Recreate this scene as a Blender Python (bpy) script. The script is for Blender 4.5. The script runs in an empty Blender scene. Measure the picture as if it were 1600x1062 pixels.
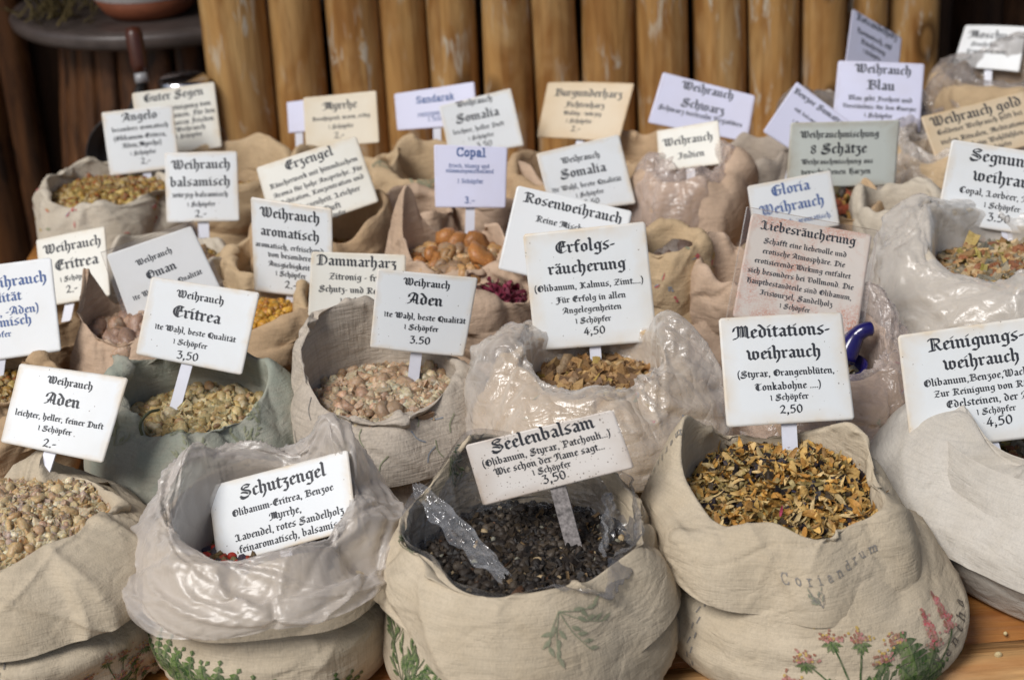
import bpy, bmesh, math, random
import numpy as np
from mathutils import Vector, Matrix

C = bpy.context.scene.collection
R = math.radians
# ---------------------------------------------------------------- camera
F_PX, PITCH, ROLL = 2537.0, R(24.0), R(3.2)
EYE = np.array([0.0, 0.0, 1.56])
TABLE = 0.80
_f = np.array([0, math.cos(PITCH), -math.sin(PITCH)]); _u0 = np.array([0, math.sin(PITCH), math.cos(PITCH)]); _r0 = np.array([1.0, 0, 0])
_r = math.cos(ROLL)*_r0-math.sin(ROLL)*_u0; _u = math.sin(ROLL)*_r0+math.cos(ROLL)*_u0
cam = bpy.data.cameras.new('camera'); camo = bpy.data.objects.new('camera', cam); C.objects.link(camo)
cam.sensor_width = 36; cam.lens = 36*F_PX/1600; cam.clip_start = .05; cam.clip_end = 200
camo.matrix_world = Matrix(((_r[0], _u[0], -_f[0], EYE[0]), (_r[1], _u[1], -_f[1], EYE[1]), (_r[2], _u[2], -_f[2], EYE[2]), (0, 0, 0, 1)))
cam.dof.use_dof = True; cam.dof.focus_distance = 1.36; cam.dof.aperture_fstop = 7.2
bpy.context.scene.camera = camo

def ray(px, py):
    return _f+(px-800)/F_PX*_r-(py-531)/F_PX*_u
def at_z(px, py, z):
    d = ray(px, py); return EYE+d*((z-EYE[2])/d[2])
def at_y(px, py, y):
    d = ray(px, py); return EYE+d*(y/d[1])
def pxm(p):                                   # metres per photo pixel at a point
    return float(np.dot(np.asarray(p)-EYE, _f))/F_PX

# ---------------------------------------------------------------- light
sc = bpy.context.scene
world = bpy.data.worlds.new('World'); sc.world = world; world.use_nodes = True
nt = world.node_tree; bg = nt.nodes['Background']
sky = nt.nodes.new('ShaderNodeTexSky'); sky.sky_type = 'NISHITA'; sky.sun_disc = False
SUN_EL, SUN_AZ = R(48), R(222)                # azimuth clockwise from +Y: behind the viewer, a little left
sky.sun_elevation = SUN_EL; sky.sun_rotation = SUN_AZ; sky.dust_density = 3.0
nt.links.new(sky.outputs[0], bg.inputs[0]); bg.inputs[1].default_value = .085
sl = bpy.data.lights.new('sun', 'SUN'); sl.energy = 3.4; sl.angle = R(24); sl.color = (1, .985, .965)
so = bpy.data.objects.new('sun', sl); C.objects.link(so)
_sd = Vector((math.sin(SUN_AZ)*math.cos(SUN_EL), math.cos(SUN_AZ)*math.cos(SUN_EL), math.sin(SUN_EL)))
so.rotation_euler = _sd.to_track_quat('Z', 'Y').to_euler(); so.location = _sd*5
sc.view_settings.view_transform = 'Standard'; sc.view_settings.look = 'None'; sc.view_settings.gamma = 1
sc.view_settings.exposure = -0.22
sc.cycles.use_denoising = True; sc.cycles.max_bounces = 8; sc.cycles.transparent_max_bounces = 16
sc.cycles.sample_clamp_indirect = 4

# ---------------------------------------------------------------- materials
class NT:
    def __init__(s, name):
        s.m = bpy.data.materials.new(name); s.m.use_nodes = True; s.t = s.m.node_tree; s.t.nodes.clear()
        s.out = s.n('OutputMaterial'); s.p = s.n('BsdfPrincipled'); s.l(s.p.outputs[0], s.out.inputs[0])
    def n(s, t, **k):
        x = s.t.nodes.new('ShaderNode'+t)
        for a, v in k.items(): setattr(x, a, v)
        return x
    def l(s, a, b): s.t.links.new(a, b)
    def put(s, sock, v):
        if isinstance(v, bpy.types.NodeSocket): s.l(v, sock)
        else: sock.default_value = v
    def pos(s, scale=(1, 1, 1)):
        g = s.n('NewGeometry'); m = s.n('Mapping'); s.l(g.outputs['Position'], m.inputs[0]); m.inputs['Scale'].default_value = scale
        return m.outputs[0]
    def noise(s, vec, scale, detail=4, rough=.55, dist=0):
        x = s.n('TexNoise'); s.l(vec, x.inputs['Vector']); x.inputs['Scale'].default_value = scale; x.inputs['Detail'].default_value = detail
        x.inputs['Roughness'].default_value = rough; x.inputs['Distortion'].default_value = dist; return x.outputs[0]
    def ramp(s, fac, stops):
        x = s.n('ValToRGB'); e = x.color_ramp.elements
        while len(e) > 1: e.remove(e[-1])
        for i, (p, c) in enumerate(stops):
            el = e[0] if i == 0 else e.new(p)
            el.position = p; el.color = c if len(c) == 4 else (*c, 1)
        s.l(fac, x.inputs[0]); return x.outputs[0]
    def mix(s, fac, a, b, mode='MIX'):
        x = s.n('Mix', data_type='RGBA', blend_type=mode); s.put(x.inputs[0], fac)
        for sock, v in ((x.inputs[6], a), (x.inputs[7], b)): s.put(sock, (*v, 1) if isinstance(v, tuple) and len(v) == 3 else v)
        return x.outputs[2]
    def math(s, op, a, b=0.0):
        x = s.n('Math', operation=op); s.put(x.inputs[0], a); s.put(x.inputs[1], b); return x.outputs[0]
    def bump(s, h, strength, dist):
        x = s.n('Bump'); x.inputs['Strength'].default_value = strength; x.inputs['Distance'].default_value = dist; s.l(h, x.inputs['Height'])
        return x.outputs[0]
    def attr(s, name):
        return s.n('Attribute', attribute_name=name).outputs[0]
    def fin(s, col=None, rough=.6, normal=None, spec=.3):
        if col is not None: s.put(s.p.inputs['Base Color'], (*col, 1) if isinstance(col, tuple) else col)
        s.put(s.p.inputs['Roughness'], rough); s.p.inputs['Specular IOR Level'].default_value = spec
        if normal is not None: s.l(normal, s.p.inputs['Normal'])
        return s.m

_mats = {}
def cloth_mat(name, col, coarse=False, tint=None, stain=.5):
    if name in _mats: return _mats[name]
    t = NT(name); P = t.pos()
    big = t.noise(P, 14, 5, .6, .4); mid = t.noise(P, 60, 4, .6)
    dark = tuple(c*k for c, k in zip(col, (.66, .60, .50)))
    c = t.mix(t.ramp(big, [(.36, (0, 0, 0)), (.75, (stain,)*3)]), col, dark)
    c = t.mix(t.ramp(mid, [(.45, (0, 0, 0)), (.8, (.45,)*3)]), c, tuple(v*.74 for v in col))
    if tint:
        tn = t.noise(P, 22, 3, .6, .8); c = t.mix(t.ramp(tn, [(.42, (0, 0, 0)), (.62, (.85,)*3)]), c, tint)
    th = t.noise(P, 420 if coarse else 800, 3, .75)
    c = t.mix(t.ramp(th, [(.35, (0, 0, 0)), (.8, (.42 if coarse else .18,)*3)]), c, tuple(v*.5 for v in col))
    for sv in ((1, 1, .05), (.05, .05, 1)):
        c = t.mix(t.ramp(t.noise(t.pos(sv), 420 if coarse else 620, 2, .6), [(.45, (0, 0, 0)), (.72, (.42 if coarse else .24,)*3)]), c, tuple(v*.55 for v in col))
    wv = None
    for k, sc_ in enumerate(((1, 1, .06), (.06, .06, 1))):
        x = t.noise(t.pos(sc_), 520 if coarse else 900, 2, .5); wv = x if wv is None else t.math('ADD', wv, x)
    soft = t.noise(t.pos((1, 1, 1.5)), 30, 3, .5, .8)
    rd = t.math('ABSOLUTE', t.math('SUBTRACT', t.noise(t.pos((1, 1, 1.6)), 16, 3, .5, 1.0), .5)); rd = t.math('MINIMUM', t.math('MULTIPLY', rd, 9.0), 1.0)
    n1 = t.bump(t.math('ADD', soft, t.math('MULTIPLY', rd, .22)), .5, .005)
    bp = t.n('Bump'); bp.inputs['Strength'].default_value = .5; bp.inputs['Distance'].default_value = .0014 if coarse else .0009
    t.l(wv, bp.inputs['Height']); t.l(n1, bp.inputs['Normal'])
    _mats[name] = t.fin(c, .92, bp.outputs[0], .1); return _mats[name]

def plastic_mat(name, tint=(.80, .78, .77), body=.30, crumple=1.0, rough=.15):
    if name in _mats: return _mats[name]
    t = NT(name); P = t.pos()
    v = None
    for vec, sc_, k in (((1, 1, .6), 17, 1.0), ((.6, 1, 1.3), 44, .45), ((1, .7, 1), 120, .14)):
        n_ = t.noise(t.pos(vec), sc_, 2, .45, 1.1)
        x = t.math('MULTIPLY', t.math('POWER', t.math('ABSOLUTE', t.math('SUBTRACT', t.math('MULTIPLY', n_, 2.0), 1.0)), .7), k); v = x if v is None else t.math('ADD', v, x)
    nrm = t.bump(v, .55*crumple, .009)
    t.fin(tint, .30, nrm, .5)
    gl = t.n('BsdfGlossy'); gl.inputs['Roughness'].default_value = rough; gl.inputs[0].default_value = (1, 1, 1, 1); t.l(nrm, gl.inputs['Normal'])
    fc = t.n('LayerWeight'); fc.inputs[0].default_value = .5; t.l(nrm, fc.inputs['Normal']); fr = t.math('ADD', .045, t.math('MULTIPLY', t.math('POWER', fc.outputs['Facing'], 3.0), .40))
    tr = t.n('BsdfTransparent'); tr.inputs[0].default_value = (.96, .95, .94, 1)
    lw = t.n('LayerWeight'); lw.inputs[0].default_value = .35
    haze = t.math('MINIMUM', t.math('ADD', t.math('MULTIPLY', lw.outputs['Facing'], .45), t.math('ADD', body-.06, t.math('MULTIPLY', t.noise(P, 18, 3), .12))), .9)
    m1 = t.n('MixShader'); t.l(haze, m1.inputs[0]); t.l(tr.outputs[0], m1.inputs[1]); t.l(t.p.outputs[0], m1.inputs[2])
    m2 = t.n('MixShader'); t.l(fr, m2.inputs[0]); t.l(m1.outputs[0], m2.inputs[1]); t.l(gl.outputs[0], m2.inputs[2])
    t.l(m2.outputs[0], t.out.inputs[0]); _mats[name] = t.m; return t.m

def plain_mat(name, col, rough=.6, spec=.3, var=.25, scale=40, bump=.0):
    if name in _mats: return _mats[name]
    t = NT(name); P = t.pos(); nz = t.noise(P, scale, 4, .6)
    c = t.mix(t.ramp(nz, [(.35, (0, 0, 0)), (.7, (1, 1, 1))]), col, tuple(v*(1-var) for v in col))
    _mats[name] = t.fin(c, rough, t.bump(nz, bump, .003) if bump else None, spec); return _mats[name]

def grain_mat(name, rough=.45, sss=0.0, spec=.4, bump=.4):
    if name in _mats: return _mats[name]
    t = NT(name); P = t.pos(); nz = t.noise(P, 420, 3, .6)
    c = t.mix(t.ramp(nz, [(.3, (0, 0, 0)), (.75, (1,)*3)]), t.attr('col'), (.62, .55, .48), 'MULTIPLY')
    if sss:
        t.p.inputs['Subsurface Weight'].default_value = sss; t.p.inputs['Subsurface Radius'].default_value = (1, .6, .3); t.p.inputs['Subsurface Scale'].default_value = .004
    _mats[name] = t.fin(c, rough, t.bump(nz, bump, .002), spec); return _mats[name]

def card_mat(name, col, edge=(.60, .46, .28), edge_w=.12, specks=.5, blot=None, sk_sc=230):
    if name in _mats: return _mats[name]
    t = NT(name); uv = t.n('UVMap').outputs[0]; P = t.pos()
    sp = t.n('SeparateXYZ'); t.l(uv, sp.inputs[0])
    d = None
    for k in (0, 1):
        a = t.math('MINIMUM', sp.outputs[k], t.math('SUBTRACT', 1.0, sp.outputs[k])); d = a if d is None else t.math('MINIMUM', d, a)
    nz = t.noise(P, 45, 5, .65, .5)
    dd = t.math('ADD', d, t.math('MULTIPLY', t.math('SUBTRACT', nz, .5), .14))
    wear = t.ramp(t.noise(P, 28, 3, .6), [(.35, (.25,)*3), (.65, (1, 1, 1))])
    c = t.mix(t.math('MULTIPLY', t.ramp(dd, [(0, (.70,)*3), (.03, (.38,)*3), (edge_w, (0, 0, 0))]), wear), col, edge)
    big = t.noise(P, 22, 3, .5); c = t.mix(t.ramp(big, [(.5, (0, 0, 0)), (.8, (.30,)*3)]), c, tuple(v*k for v, k in zip(col, (.86, .80, .70))))
    if blot:
        bn = t.noise(P, 30, 3, .6, .6); bf = t.noise(P, 700, 2, .7)
        k = t.math('MULTIPLY', t.ramp(bn, [(.42, (0, 0, 0)), (.66, (1, 1, 1))]), t.ramp(bf, [(.40, (0, 0, 0)), (.60, (1, 1, 1))]))
        c = t.mix(k, c, blot)
    v = t.n('TexVoronoi', feature='F1'); t.l(P, v.inputs['Vector']); v.inputs['Scale'].default_value = sk_sc
    sz = t.n('SeparateColor'); t.l(v.outputs['Color'], sz.inputs[0])
    lim = t.math('MULTIPLY', t.math('SUBTRACT', sz.outputs[0], 1.0-.45*specks), .36)
    sk = t.math('LESS_THAN', t.math('ADD', v.outputs['Distance'], t.math('MULTIPLY', t.math('SUBTRACT', t.noise(P, 900, 2, .6), .5), .35)), lim)
    c = t.mix(t.math('MULTIPLY', sk, .75), c, (.10, .065, .04))
    _mats[name] = t.fin(c, .42, t.bump(t.noise(P, 90, 3, .6), .12, .001), .35); return _mats[name]

def wood_mat(name, base, dark, light, axis='z', rough=.5, drips=True, spec=.3, knots=True):
    if name in _mats: return _mats[name]
    t = NT(name); oi = t.n('ObjectInfo'); g = t.n('NewGeometry')
    off = t.n('VectorMath', operation='MULTIPLY_ADD'); cb = t.n('CombineXYZ')
    for k in range(3): t.l(oi.outputs['Random'], cb.inputs[k])
    t.l(cb.outputs[0], off.inputs[0]); off.inputs[1].default_value = (3.1, 7.7, 13.3); t.l(g.outputs['Position'], off.inputs[2])
    def mp(sx, sl):
        m = t.n('Mapping'); t.l(off.outputs[0], m.inputs[0]); m.inputs['Scale'].default_value = (sx, sx, sl) if axis == 'z' else (sl, sx, sx); return m.outputs[0]
    grain = t.noise(mp(1, .05), 110, 5, .6, .6); band = t.noise(mp(1, .10), 26, 4, .6, 1.4); pat = t.noise(mp(1, .5), 12, 3, .6, .8)
    c = t.mix(t.ramp(band, [(.40, (0, 0, 0)), (.62, (1, 1, 1))]), base, dark)
    c = t.mix(t.ramp(pat, [(.45, (0, 0, 0)), (.75, (.7,)*3)]), c, light)
    c = t.mix(t.ramp(grain, [(.45, (0, 0, 0)), (.75, (.5,)*3)]), c, tuple(v*.5 for v in dark))
    if knots:
        v = t.n('TexVoronoi', feature='F1'); t.l(mp(1, .45), v.inputs['Vector']); v.inputs['Scale'].default_value = 9
        k = t.ramp(v.outputs['Distance'], [(0, (.85,)*3), (.10, (.35,)*3), (.13, (.95,)*3), (.19, (0, 0, 0))])
        c = t.mix(k, c, tuple(x*.35 for x in dark))
    if drips:
        dn = t.noise(mp(1, .22), 55, 3, .7, .7); dm = t.noise(mp(1, 1), 9, 2, .5)
        k = t.math('MULTIPLY', t.ramp(dn, [(.56, (0, 0, 0)), (.64, (.85,)*3)]), t.ramp(dm, [(.42, (0, 0, 0)), (.58, (1, 1, 1))]))
        c = t.mix(k, c, (.55, .50, .40))
    _mats[name] = t.fin(c, rough, t.bump(t.math('ADD', grain, band), .6, .004), spec); return _mats[name]

# ---------------------------------------------------------------- object helpers
def tag(o, label=None, cat=None, group=None, kind=None):
    for k, v in (('label', label), ('category', cat), ('group', group), ('kind', kind)):
        if v: o[k] = v
    return o
def thing(name, label, cat, loc=(0, 0, 0), group=None):
    o = bpy.data.objects.new(name, None); C.objects.link(o); o.location = tuple(float(v) for v in loc); o.empty_display_size = .02
    return tag(o, label, cat, group)
def obj(name, V, Fc, mats, parent=None, smooth=True, mi=None, col=None, uv=None, loc=None):
    """one mesh object; V in world coordinates, kept relative to the parent's (or its own) location"""
    V = np.asarray(V, float).reshape(-1, 3)
    o0 = np.array(parent.location) if parent is not None else (np.array(loc, float) if loc is not None else np.zeros(3))
    gp = parent
    while gp is not None and gp.parent is not None:
        gp = gp.parent; o0 = o0+np.array(gp.location)
    me = bpy.data.meshes.new(name)
    me.from_pydata((V-o0).tolist(), [], Fc.tolist() if isinstance(Fc, np.ndarray) else [list(map(int, f)) for f in Fc])
    for m in (mats if isinstance(mats, (list, tuple)) else [mats]): me.materials.append(m)
    n = len(me.polygons)
    if smooth is True: me.polygons.foreach_set('use_smooth', np.ones(n, bool))
    elif smooth is not False: me.polygons.foreach_set('use_smooth', np.asarray(smooth, bool))
    if mi is not None: me.polygons.foreach_set('material_index', np.asarray(mi, np.int32))
    if col is not None:
        a = me.color_attributes.new('col', 'FLOAT_COLOR', 'POINT'); a.data.foreach_set('color', np.c_[np.asarray(col), np.ones(len(V))].astype(np.float32).ravel())
    if uv is not None:
        u = me.uv_layers.new(name='UVMap'); li = np.zeros(len(me.loops), np.int32); me.loops.foreach_get('vertex_index', li)
        u.data.foreach_set('uv', np.asarray(uv, np.float32)[li].ravel())
    me.update()
    o = bpy.data.objects.new(name, me); C.objects.link(o)
    if parent is not None: o.parent = parent
    elif loc is not None: o.location = tuple(float(v) for v in loc)
    return o
def grid_faces(S, T, wrap=True):
    i, j = np.meshgrid(np.arange(S-1), np.arange(T if wrap else T-1), indexing='ij'); jn = (j+1) % T
    return np.stack([i*T+j, i*T+jn, (i+1)*T+jn, (i+1)*T+j], -1).reshape(-1, 4)
def box(lo, hi, bev=.003):
    bm = bmesh.new(); bmesh.ops.create_cube(bm, size=1)
    lo, hi = np.array(lo, float), np.array(hi, float)
    for v in bm.verts: v.co = Vector(((lo+hi)/2+np.array(v.co)*(hi-lo)))
    if bev: bmesh.ops.bevel(bm, geom=bm.edges[:], offset=bev, segments=2, affect='EDGES')
    V = np.array([v.co[:] for v in bm.verts]); bm.verts.index_update(); Fc = [[v.index for v in f.verts] for f in bm.faces]; bm.free(); return V, Fc
def lathe(prof, cx, cy, n=48):
    a = np.linspace(0, 2*np.pi, n, endpoint=False); pr = np.array(prof, float)
    V = np.stack([cx+pr[:, :1]*np.cos(a), cy+pr[:, :1]*np.sin(a), np.repeat(pr[:, 1:], n, 1)], -1).reshape(-1, 3)
    return V, grid_faces(len(pr), n)
def merge(parts):
    V, Fc, b = [], [], 0
    for v, f in parts:
        V.append(np.asarray(v)); Fc += [[int(i)+b for i in q] for q in f]; b += len(v)
    return np.vstack(V), Fc
def smooth_noise(rng, S, T, fs, ft):
    """smooth periodic-in-T noise on an S x T grid, about unit amplitude"""
    s = np.linspace(0, 1, S)[:, None]; th = np.linspace(0, 2*np.pi, T, endpoint=False)[None, :]; out = np.zeros((S, T))
    for _ in range(14):
        k = int(rng.integers(1, ft+1)); out += rng.normal()*np.sin(k*th+rng.uniform(0, 6.28)+rng.uniform(-fs, fs)*s*3)*np.cos(rng.uniform(0, fs)*s*3+rng.uniform(0, 6.28))
    return out/3.0
# ---------------------------------------------------------------- broad-nib blackletter alphabet
# units: x-height 10, baseline 0.  '~' smooth curve, '-' hairline, else broad nib at 36 degrees
FONT = {
'a': (6.9, "1.5,8.2 2.8,9.4 5,8 5,1.9 6,.9 6.6,1.4;4.8,5.9 1.7,4.2 1.7,2.2 3,.9 4.8,2.2"),
'b': (7.4, ".5,15 1.7,13.8 1.7,2.2 3.6,.8;1.9,7.8 3.7,9.2 5.7,7.7 5.7,2.3 3.6,.8"),
'c': (5.9, "3.5,9.3 1.7,8 1.7,2.4 3.3,.8 5.3,2.2;3.5,9.3 5.1,8.2"),
'd': (7.4, "3.6,9.3 1.7,8 1.7,2.4 3.7,.8;.9,13.8 2.4,13 5.7,8.7 5.7,2.2 3.7,.8"),
'e': (6.2, "3.5,9.3 1.7,8 1.7,2.4 3.4,.8 5.5,2.2;3.5,9.3 5.3,7.9 4.9,6.9;4.9,6.8 1.9,4.7"),
'f': (5.2, "2.2,11.6 2.2,1.9 3.2,.9;2.2,11.8 3.7,13.9 5.4,12.9;.5,9 4.8,9"),
'g': (7.4, "3.5,9.3 1.7,8 1.7,3.5 3.3,2.2 5.6,3.5;3.5,9.3 5.7,7.9 5.7,-1.6 3.7,-3.6 1,-2.7;5.7,8.4 7,9.3"),
'h': (7.5, ".5,15 1.7,13.8 1.7,1.9 2.7,.9;1.9,7.9 3.7,9.2 5.7,7.8 5.7,1.2 3.4,-3.4"),
'i': (4.0, ".4,9.2 1.7,8.2 1.7,1.9 2.7,.9 3.3,1.4;1.1,11.5 2.4,12.7"),
'j': (4.0, ".4,9.2 1.7,8.2 1.7,-1.4 .2,-3.4;1.1,11.5 2.4,12.7"),
'k': (7.0, ".5,15 1.7,13.8 1.7,1.9 2.7,.9;1.9,6.2 4.1,9.2 5.3,8 3.6,5.9;2.8,6.2 5,1.9 6,.9 6.6,1.4"),
'l': (4.0, ".5,15 1.7,13.8 1.7,1.9 2.7,.9 3.3,1.4"),
'm': (11.4, ".4,9.2 1.7,8.2 1.7,1.9 2.7,.9;1.9,7.9 3.7,9.2 5.4,8 5.4,1.9 6.4,.9;5.6,7.9 7.4,9.2 9.1,8 9.1,1.9 10.1,.9 10.7,1.4"),
'n': (7.7, ".4,9.2 1.7,8.2 1.7,1.9 2.7,.9;1.9,7.9 3.8,9.2 5.5,8 5.5,1.9 6.5,.9 7.1,1.4"),
'o': (7.2, "3.5,9.3 1.7,8 1.7,2.4 3.7,.8;3.5,9.3 5.6,7.7 5.6,2.2 3.7,.8"),
'p': (7.4, ".4,9.6 1.7,8.3 1.7,-4;1.9,7.9 3.8,9.3 5.7,7.8 5.7,2.3 3.6,.8 1.7,1.9;.6,-3.6 3,-3.6"),
'q': (7.4, "3.5,9.3 1.7,8 1.7,2.4 3.4,.8 5.6,2.2;3.5,9.3 5.7,7.9 5.7,-4"),
'r': (5.5, ".4,9.2 1.7,8.2 1.7,1.9 2.7,.9 3.3,1.4;1.9,7.9 3.6,9.2 5,8.1"),
's': (6.3, "5.4,9.8 3.3,9.2 1.6,7.8 1.7,6.2 4.9,4 4.9,2.4 3.2,.9 .9,2"),
't': (4.7, "1.9,11.4 1.9,2.2 3.1,.9 4.4,1.9;.4,9 4.2,9"),
'u': (7.7, ".4,9.2 1.7,8.2 1.7,2.2 3.2,.9 5.2,2.2;4.4,9.2 5.5,8.3 5.5,1.9 6.5,.9 7.1,1.4"),
'v': (7.3, ".3,11 1.7,8.4 1.7,2.4 3.6,.8;2,8 3.8,9.3 5.7,7.8 5.7,2.6 3.6,.8"),
'w': (10.9, ".3,11 1.7,8.4 1.7,2.4 3.4,.8;5.3,9.4 5.3,2.4 3.4,.8;5.5,8 7.3,9.3 9.2,7.8 9.2,2.5 7.3,.8 5.3,2.2"),
'x': (6.4, ".6,9.2 2.3,8.2 2.3,1.9 3.8,.9 5,2;2.5,7.9 4.1,9.2 5.6,8;-.2,-.8 1.0,-.6 2.3,1.8;-.2,5 1.0,5.6 4.6,5"),
'y': (7.4, ".3,9.6 1.7,8.3 1.7,2.4 3.3,.9 5.4,2.2;4.6,9.6 5.7,8.4 5.7,1.6 3,-3.6 1.2,-2.8"),
'z': (6.2, ".8,8.9 5,8.9 2.4,5.7 4.9,4.2 4.9,-.8 3.2,-3.4 1.2,-2.6"),
'A': (11.2, "~1.2,8.6 1.9,11.8 4.8,13.7 7.2,12.6;6.4,13.6 8.7,11.6 8.7,2 9.8,.9 10.7,1.6;~6.6,12 4.6,6 2.8,1.8 .8,.8;-5.9,12.6 5.9,2;3,5.2 8.4,5.2"),
'B': (11.2, "3.4,12.8 3.4,1.6;-5.4,12.6 5.4,1.6;~.9,11.6 2.2,13.3 5.6,12.8 8.7,12.6 9,9.6 5.6,7.8;~5.6,7.8 9.6,6.6 9.8,2.8 6.2,1 3.4,1.6 .8,.7"),
'C': (10.2, "~9.4,12.4 5.6,13.5 2,10.6 1.7,4.6 4.8,.9 9.4,2.8;-5.4,12.8 5.4,1.6;~4.4,11.9 3.8,7 4.4,2.4;7.4,12.8 9.4,11.4"),
'D': (11.6, "3.6,12.4 3.6,1.9;-5.6,12.8 5.6,1.6;~.8,11.8 2.8,13.5 7,13 10,9.8 9.9,4.4 6.6,1 1,1"),
'E': (10.4, "~9.6,3 5.8,.9 2.1,3.8 1.7,9.2 4.4,13.2;4.4,13.2 6.8,13.4 9.4,12.4;-5.7,12.8 5.7,1.8;5.7,7.7 9,7.7;~4.6,11.9 3.9,7 4.6,2.6;7.6,12.6 7.6,8"),
'F': (10.2, "~10,13.6 7,12.4 4,13.4 2,11.2;5.2,12.6 5.2,2 2.8,-1.6 .2,-.8;2.8,7.4 8.8,7.8;-7,12.4 7,1"),
'G': (11.2, "~9.4,12.4 5.6,13.5 2,10.6 1.7,4.6 4.8,.9 9,2;-5.4,12.8 5.4,1.6;~4.4,11.9 3.8,7 4.4,2.4;9.2,7.4 9.2,2;6.4,7.6 10.6,7.2"),
'H': (11.2, "1,12.4 2.4,13.4 3.8,12 3.8,1.9 5,.9;-5.6,12.6 5.6,2;4,7.4 7,9.2 9.4,7.6 9.4,1.6 7.2,-2;3.8,13 7.6,13.6 9.4,12"),
'I': (8.6, "~1,11.6 3,13.4 6,12.4 8,13.4;5,12.8 5,2.6 3.2,.8 .6,2;-6.7,12.4 6.7,3"),
'J': (8.6, "~1,11.6 3,13.4 6,12.4 8,13.4;5,12.8 5,1 3,-2 .4,-1;-6.7,12.4 6.7,1"),
'K': (11.2, "1.2,12 2.4,13.3 3.9,12 3.9,1.8;-5.7,12.6 5.7,2;5.2,7.4 8.4,12.8 10,11.6;5.6,7.8 8.6,2.2 10,.9 10.9,1.7;.8,.9 5.6,1.2"),
'L': (10.4, "~.4,10.4 1.6,12.8 3.4,12.9 4.4,11.2;4.2,12 4.2,2.6;-6.0,12.8 6.0,2.4;~.2,2.0 2.2,.7 4.6,2 7.4,.7 10,3"),
'M': (13.6, "~.6,8.4 1.6,11.8 4.2,13 5.4,11.4;4.6,12.4 4.6,3 2.8,.9 .4,.3;5,12 7,13.3 8.2,11.8 8.2,2.4;-6.4,12.6 6.4,2;8.4,12 10.2,13.3 11.6,11.8 11.6,2 12.6,.9 13.3,1.5;-9.9,12.6 9.9,2"),
'N': (11.4, "~.6,8.4 1.6,11.8 4,13 5.4,11.4;4.4,12.4 4.4,3 2.6,.9 .4,.3;5,12 7.6,13.2 9.4,11.6 9.4,2 10.4,.9 11.2,1.6;-6.4,12.4 6.4,3"),
'O': (11.4, "~6,13.4 2.4,11 1.7,6.6 3,2.4 6.4,.9;~5,13.2 8.8,11.8 10,7.4 8.8,2.8 5.4,.9;-5.5,12.6 5.5,1.8;~4.2,11.4 3.8,7 4.4,2.8;5.6,8.6 8.4,9.2"),
'P': (10.8, "3.6,12.6 3.6,1.6 2.4,.4;-5.6,12.6 5.6,1.6;~.9,11.6 2.4,13.3 6,12.8 9.2,11.8 9.4,7.8 5.6,5.8;.8,.8 6.4,1.2"),
'Q': (11.4, "~6,13.4 2.4,11 1.7,6.6 3,2.4 6.4,.9;~5,13.2 8.8,11.8 10,7.4 8.8,2.8 5.4,.9;-5.5,12.6 5.5,1.8;~4.2,11.4 3.8,7 4.4,2.8;6.4,3.4 10.4,-.8"),
'R': (11.4, "3.6,12.6 3.6,1.6;-5.5,12.6 5.5,1.6;~.9,11.6 2.4,13.3 6,12.8 9,12 9.2,8.8 5.6,7.2;6.4,7.2 8.8,2.2 10.2,.9 11,1.7;.8,.8 5.6,1.2"),
'S': (11.2, "~10,12.2 7,13.6 3.6,12.4 3,9.8 5.6,8 9,6.4 9.8,3.6 7,1.2 3.4,.9 .8,2.8;~8.8,10.6 5.6,10.6 4.4,9.4;~2.2,6.4 5.4,5.6 7.8,4;~1.2,1 3.6,-.5 7.4,.5"),
'T': (10.4, "~9.2,2.8 5.6,.9 2.4,3.8 2.1,8 4.2,11.6;~.8,11.2 3.2,13.4 7.2,12 9.8,13.6;-6,12 6,1.8;~4.8,10.6 4.2,7 4.8,2.6"),
'U': (10.8, "1,12.2 3,13 3,3 5,.9 8.4,2.4;7.2,13.2 8.8,12 8.8,1.9 10,.9;-5,12.6 5,2.6"),
'V': (10.6, "~.6,11.2 2,13.4 3.4,11 3.4,3 5.4,.9;-5.4,12.4 5.4,2;~3.8,12 6.6,13.3 9.2,11.4 9.3,4.4 5.4,.9"),
'W': (14.2, "~.2,10.4 1.2,13 3,12.6 3.6,9 3.4,3.6 5.4,.9;~5,12.6 7.2,13.6 7.6,10 7.4,3.4 5.4,.9;~8.8,12.4 11,13.5 12.6,10.4 12.4,4.6 9.8,.9 7.4,2.8;-5.4,11.8 5.4,2.6;-9.6,11.8 9.6,2"),
'Z': (10.2, "1,11.6 2.6,12.8 8.8,12.6;8.6,12.4 2,1.4;~.8,1 4,2 6.6,.8 9.4,2.2;2.6,7.2 8,7.2"),
'0': (8.6, "~4.6,11.6 2.2,9.8 1.6,6 2.4,2.2 4.4,.8;~4,11.6 6.4,10 7.2,6.2 6.4,2.4 4.2,.8"),
'1': (4.6, ".7,11.6 2.2,10.8 2.2,1.6 3.2,.9"),
'2': (8.2, "~1.2,9.4 3.4,11.6 6,10.2 5.6,7 1.4,1.4;1.2,1.2 4,2 7.2,1"),
'3': (8.0, "1.2,11 5.8,11.2 3.4,7;~3.4,7 6.4,6 6.4,2.6 4.2,.5 1,1.4"),
'4': (8.4, "5.2,11.4 1.2,4 7.8,4;5.4,8 5.4,.6"),
'5': (8.0, "2.2,11.2 6.8,11.6;2.4,11 2,7;~2,7 5,7.4 6.8,4.6 5,1.2 1.2,1.2"),
'8': (8.2, "~4.4,11.6 2,10 2.4,7.8 6,5 6.4,2.4 4.2,.8 1.8,2.4 2.2,4.6 5.8,7.8 6,10.2 4.4,11.6"),
'.': (3.6, "1.3,1.4 2.2,.8"), ',': (3.8, "1.3,1.4 2.3,.8 1.6,-1.6"), '-': (5.4, "1,5.2 4.4,5.6"),
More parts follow.
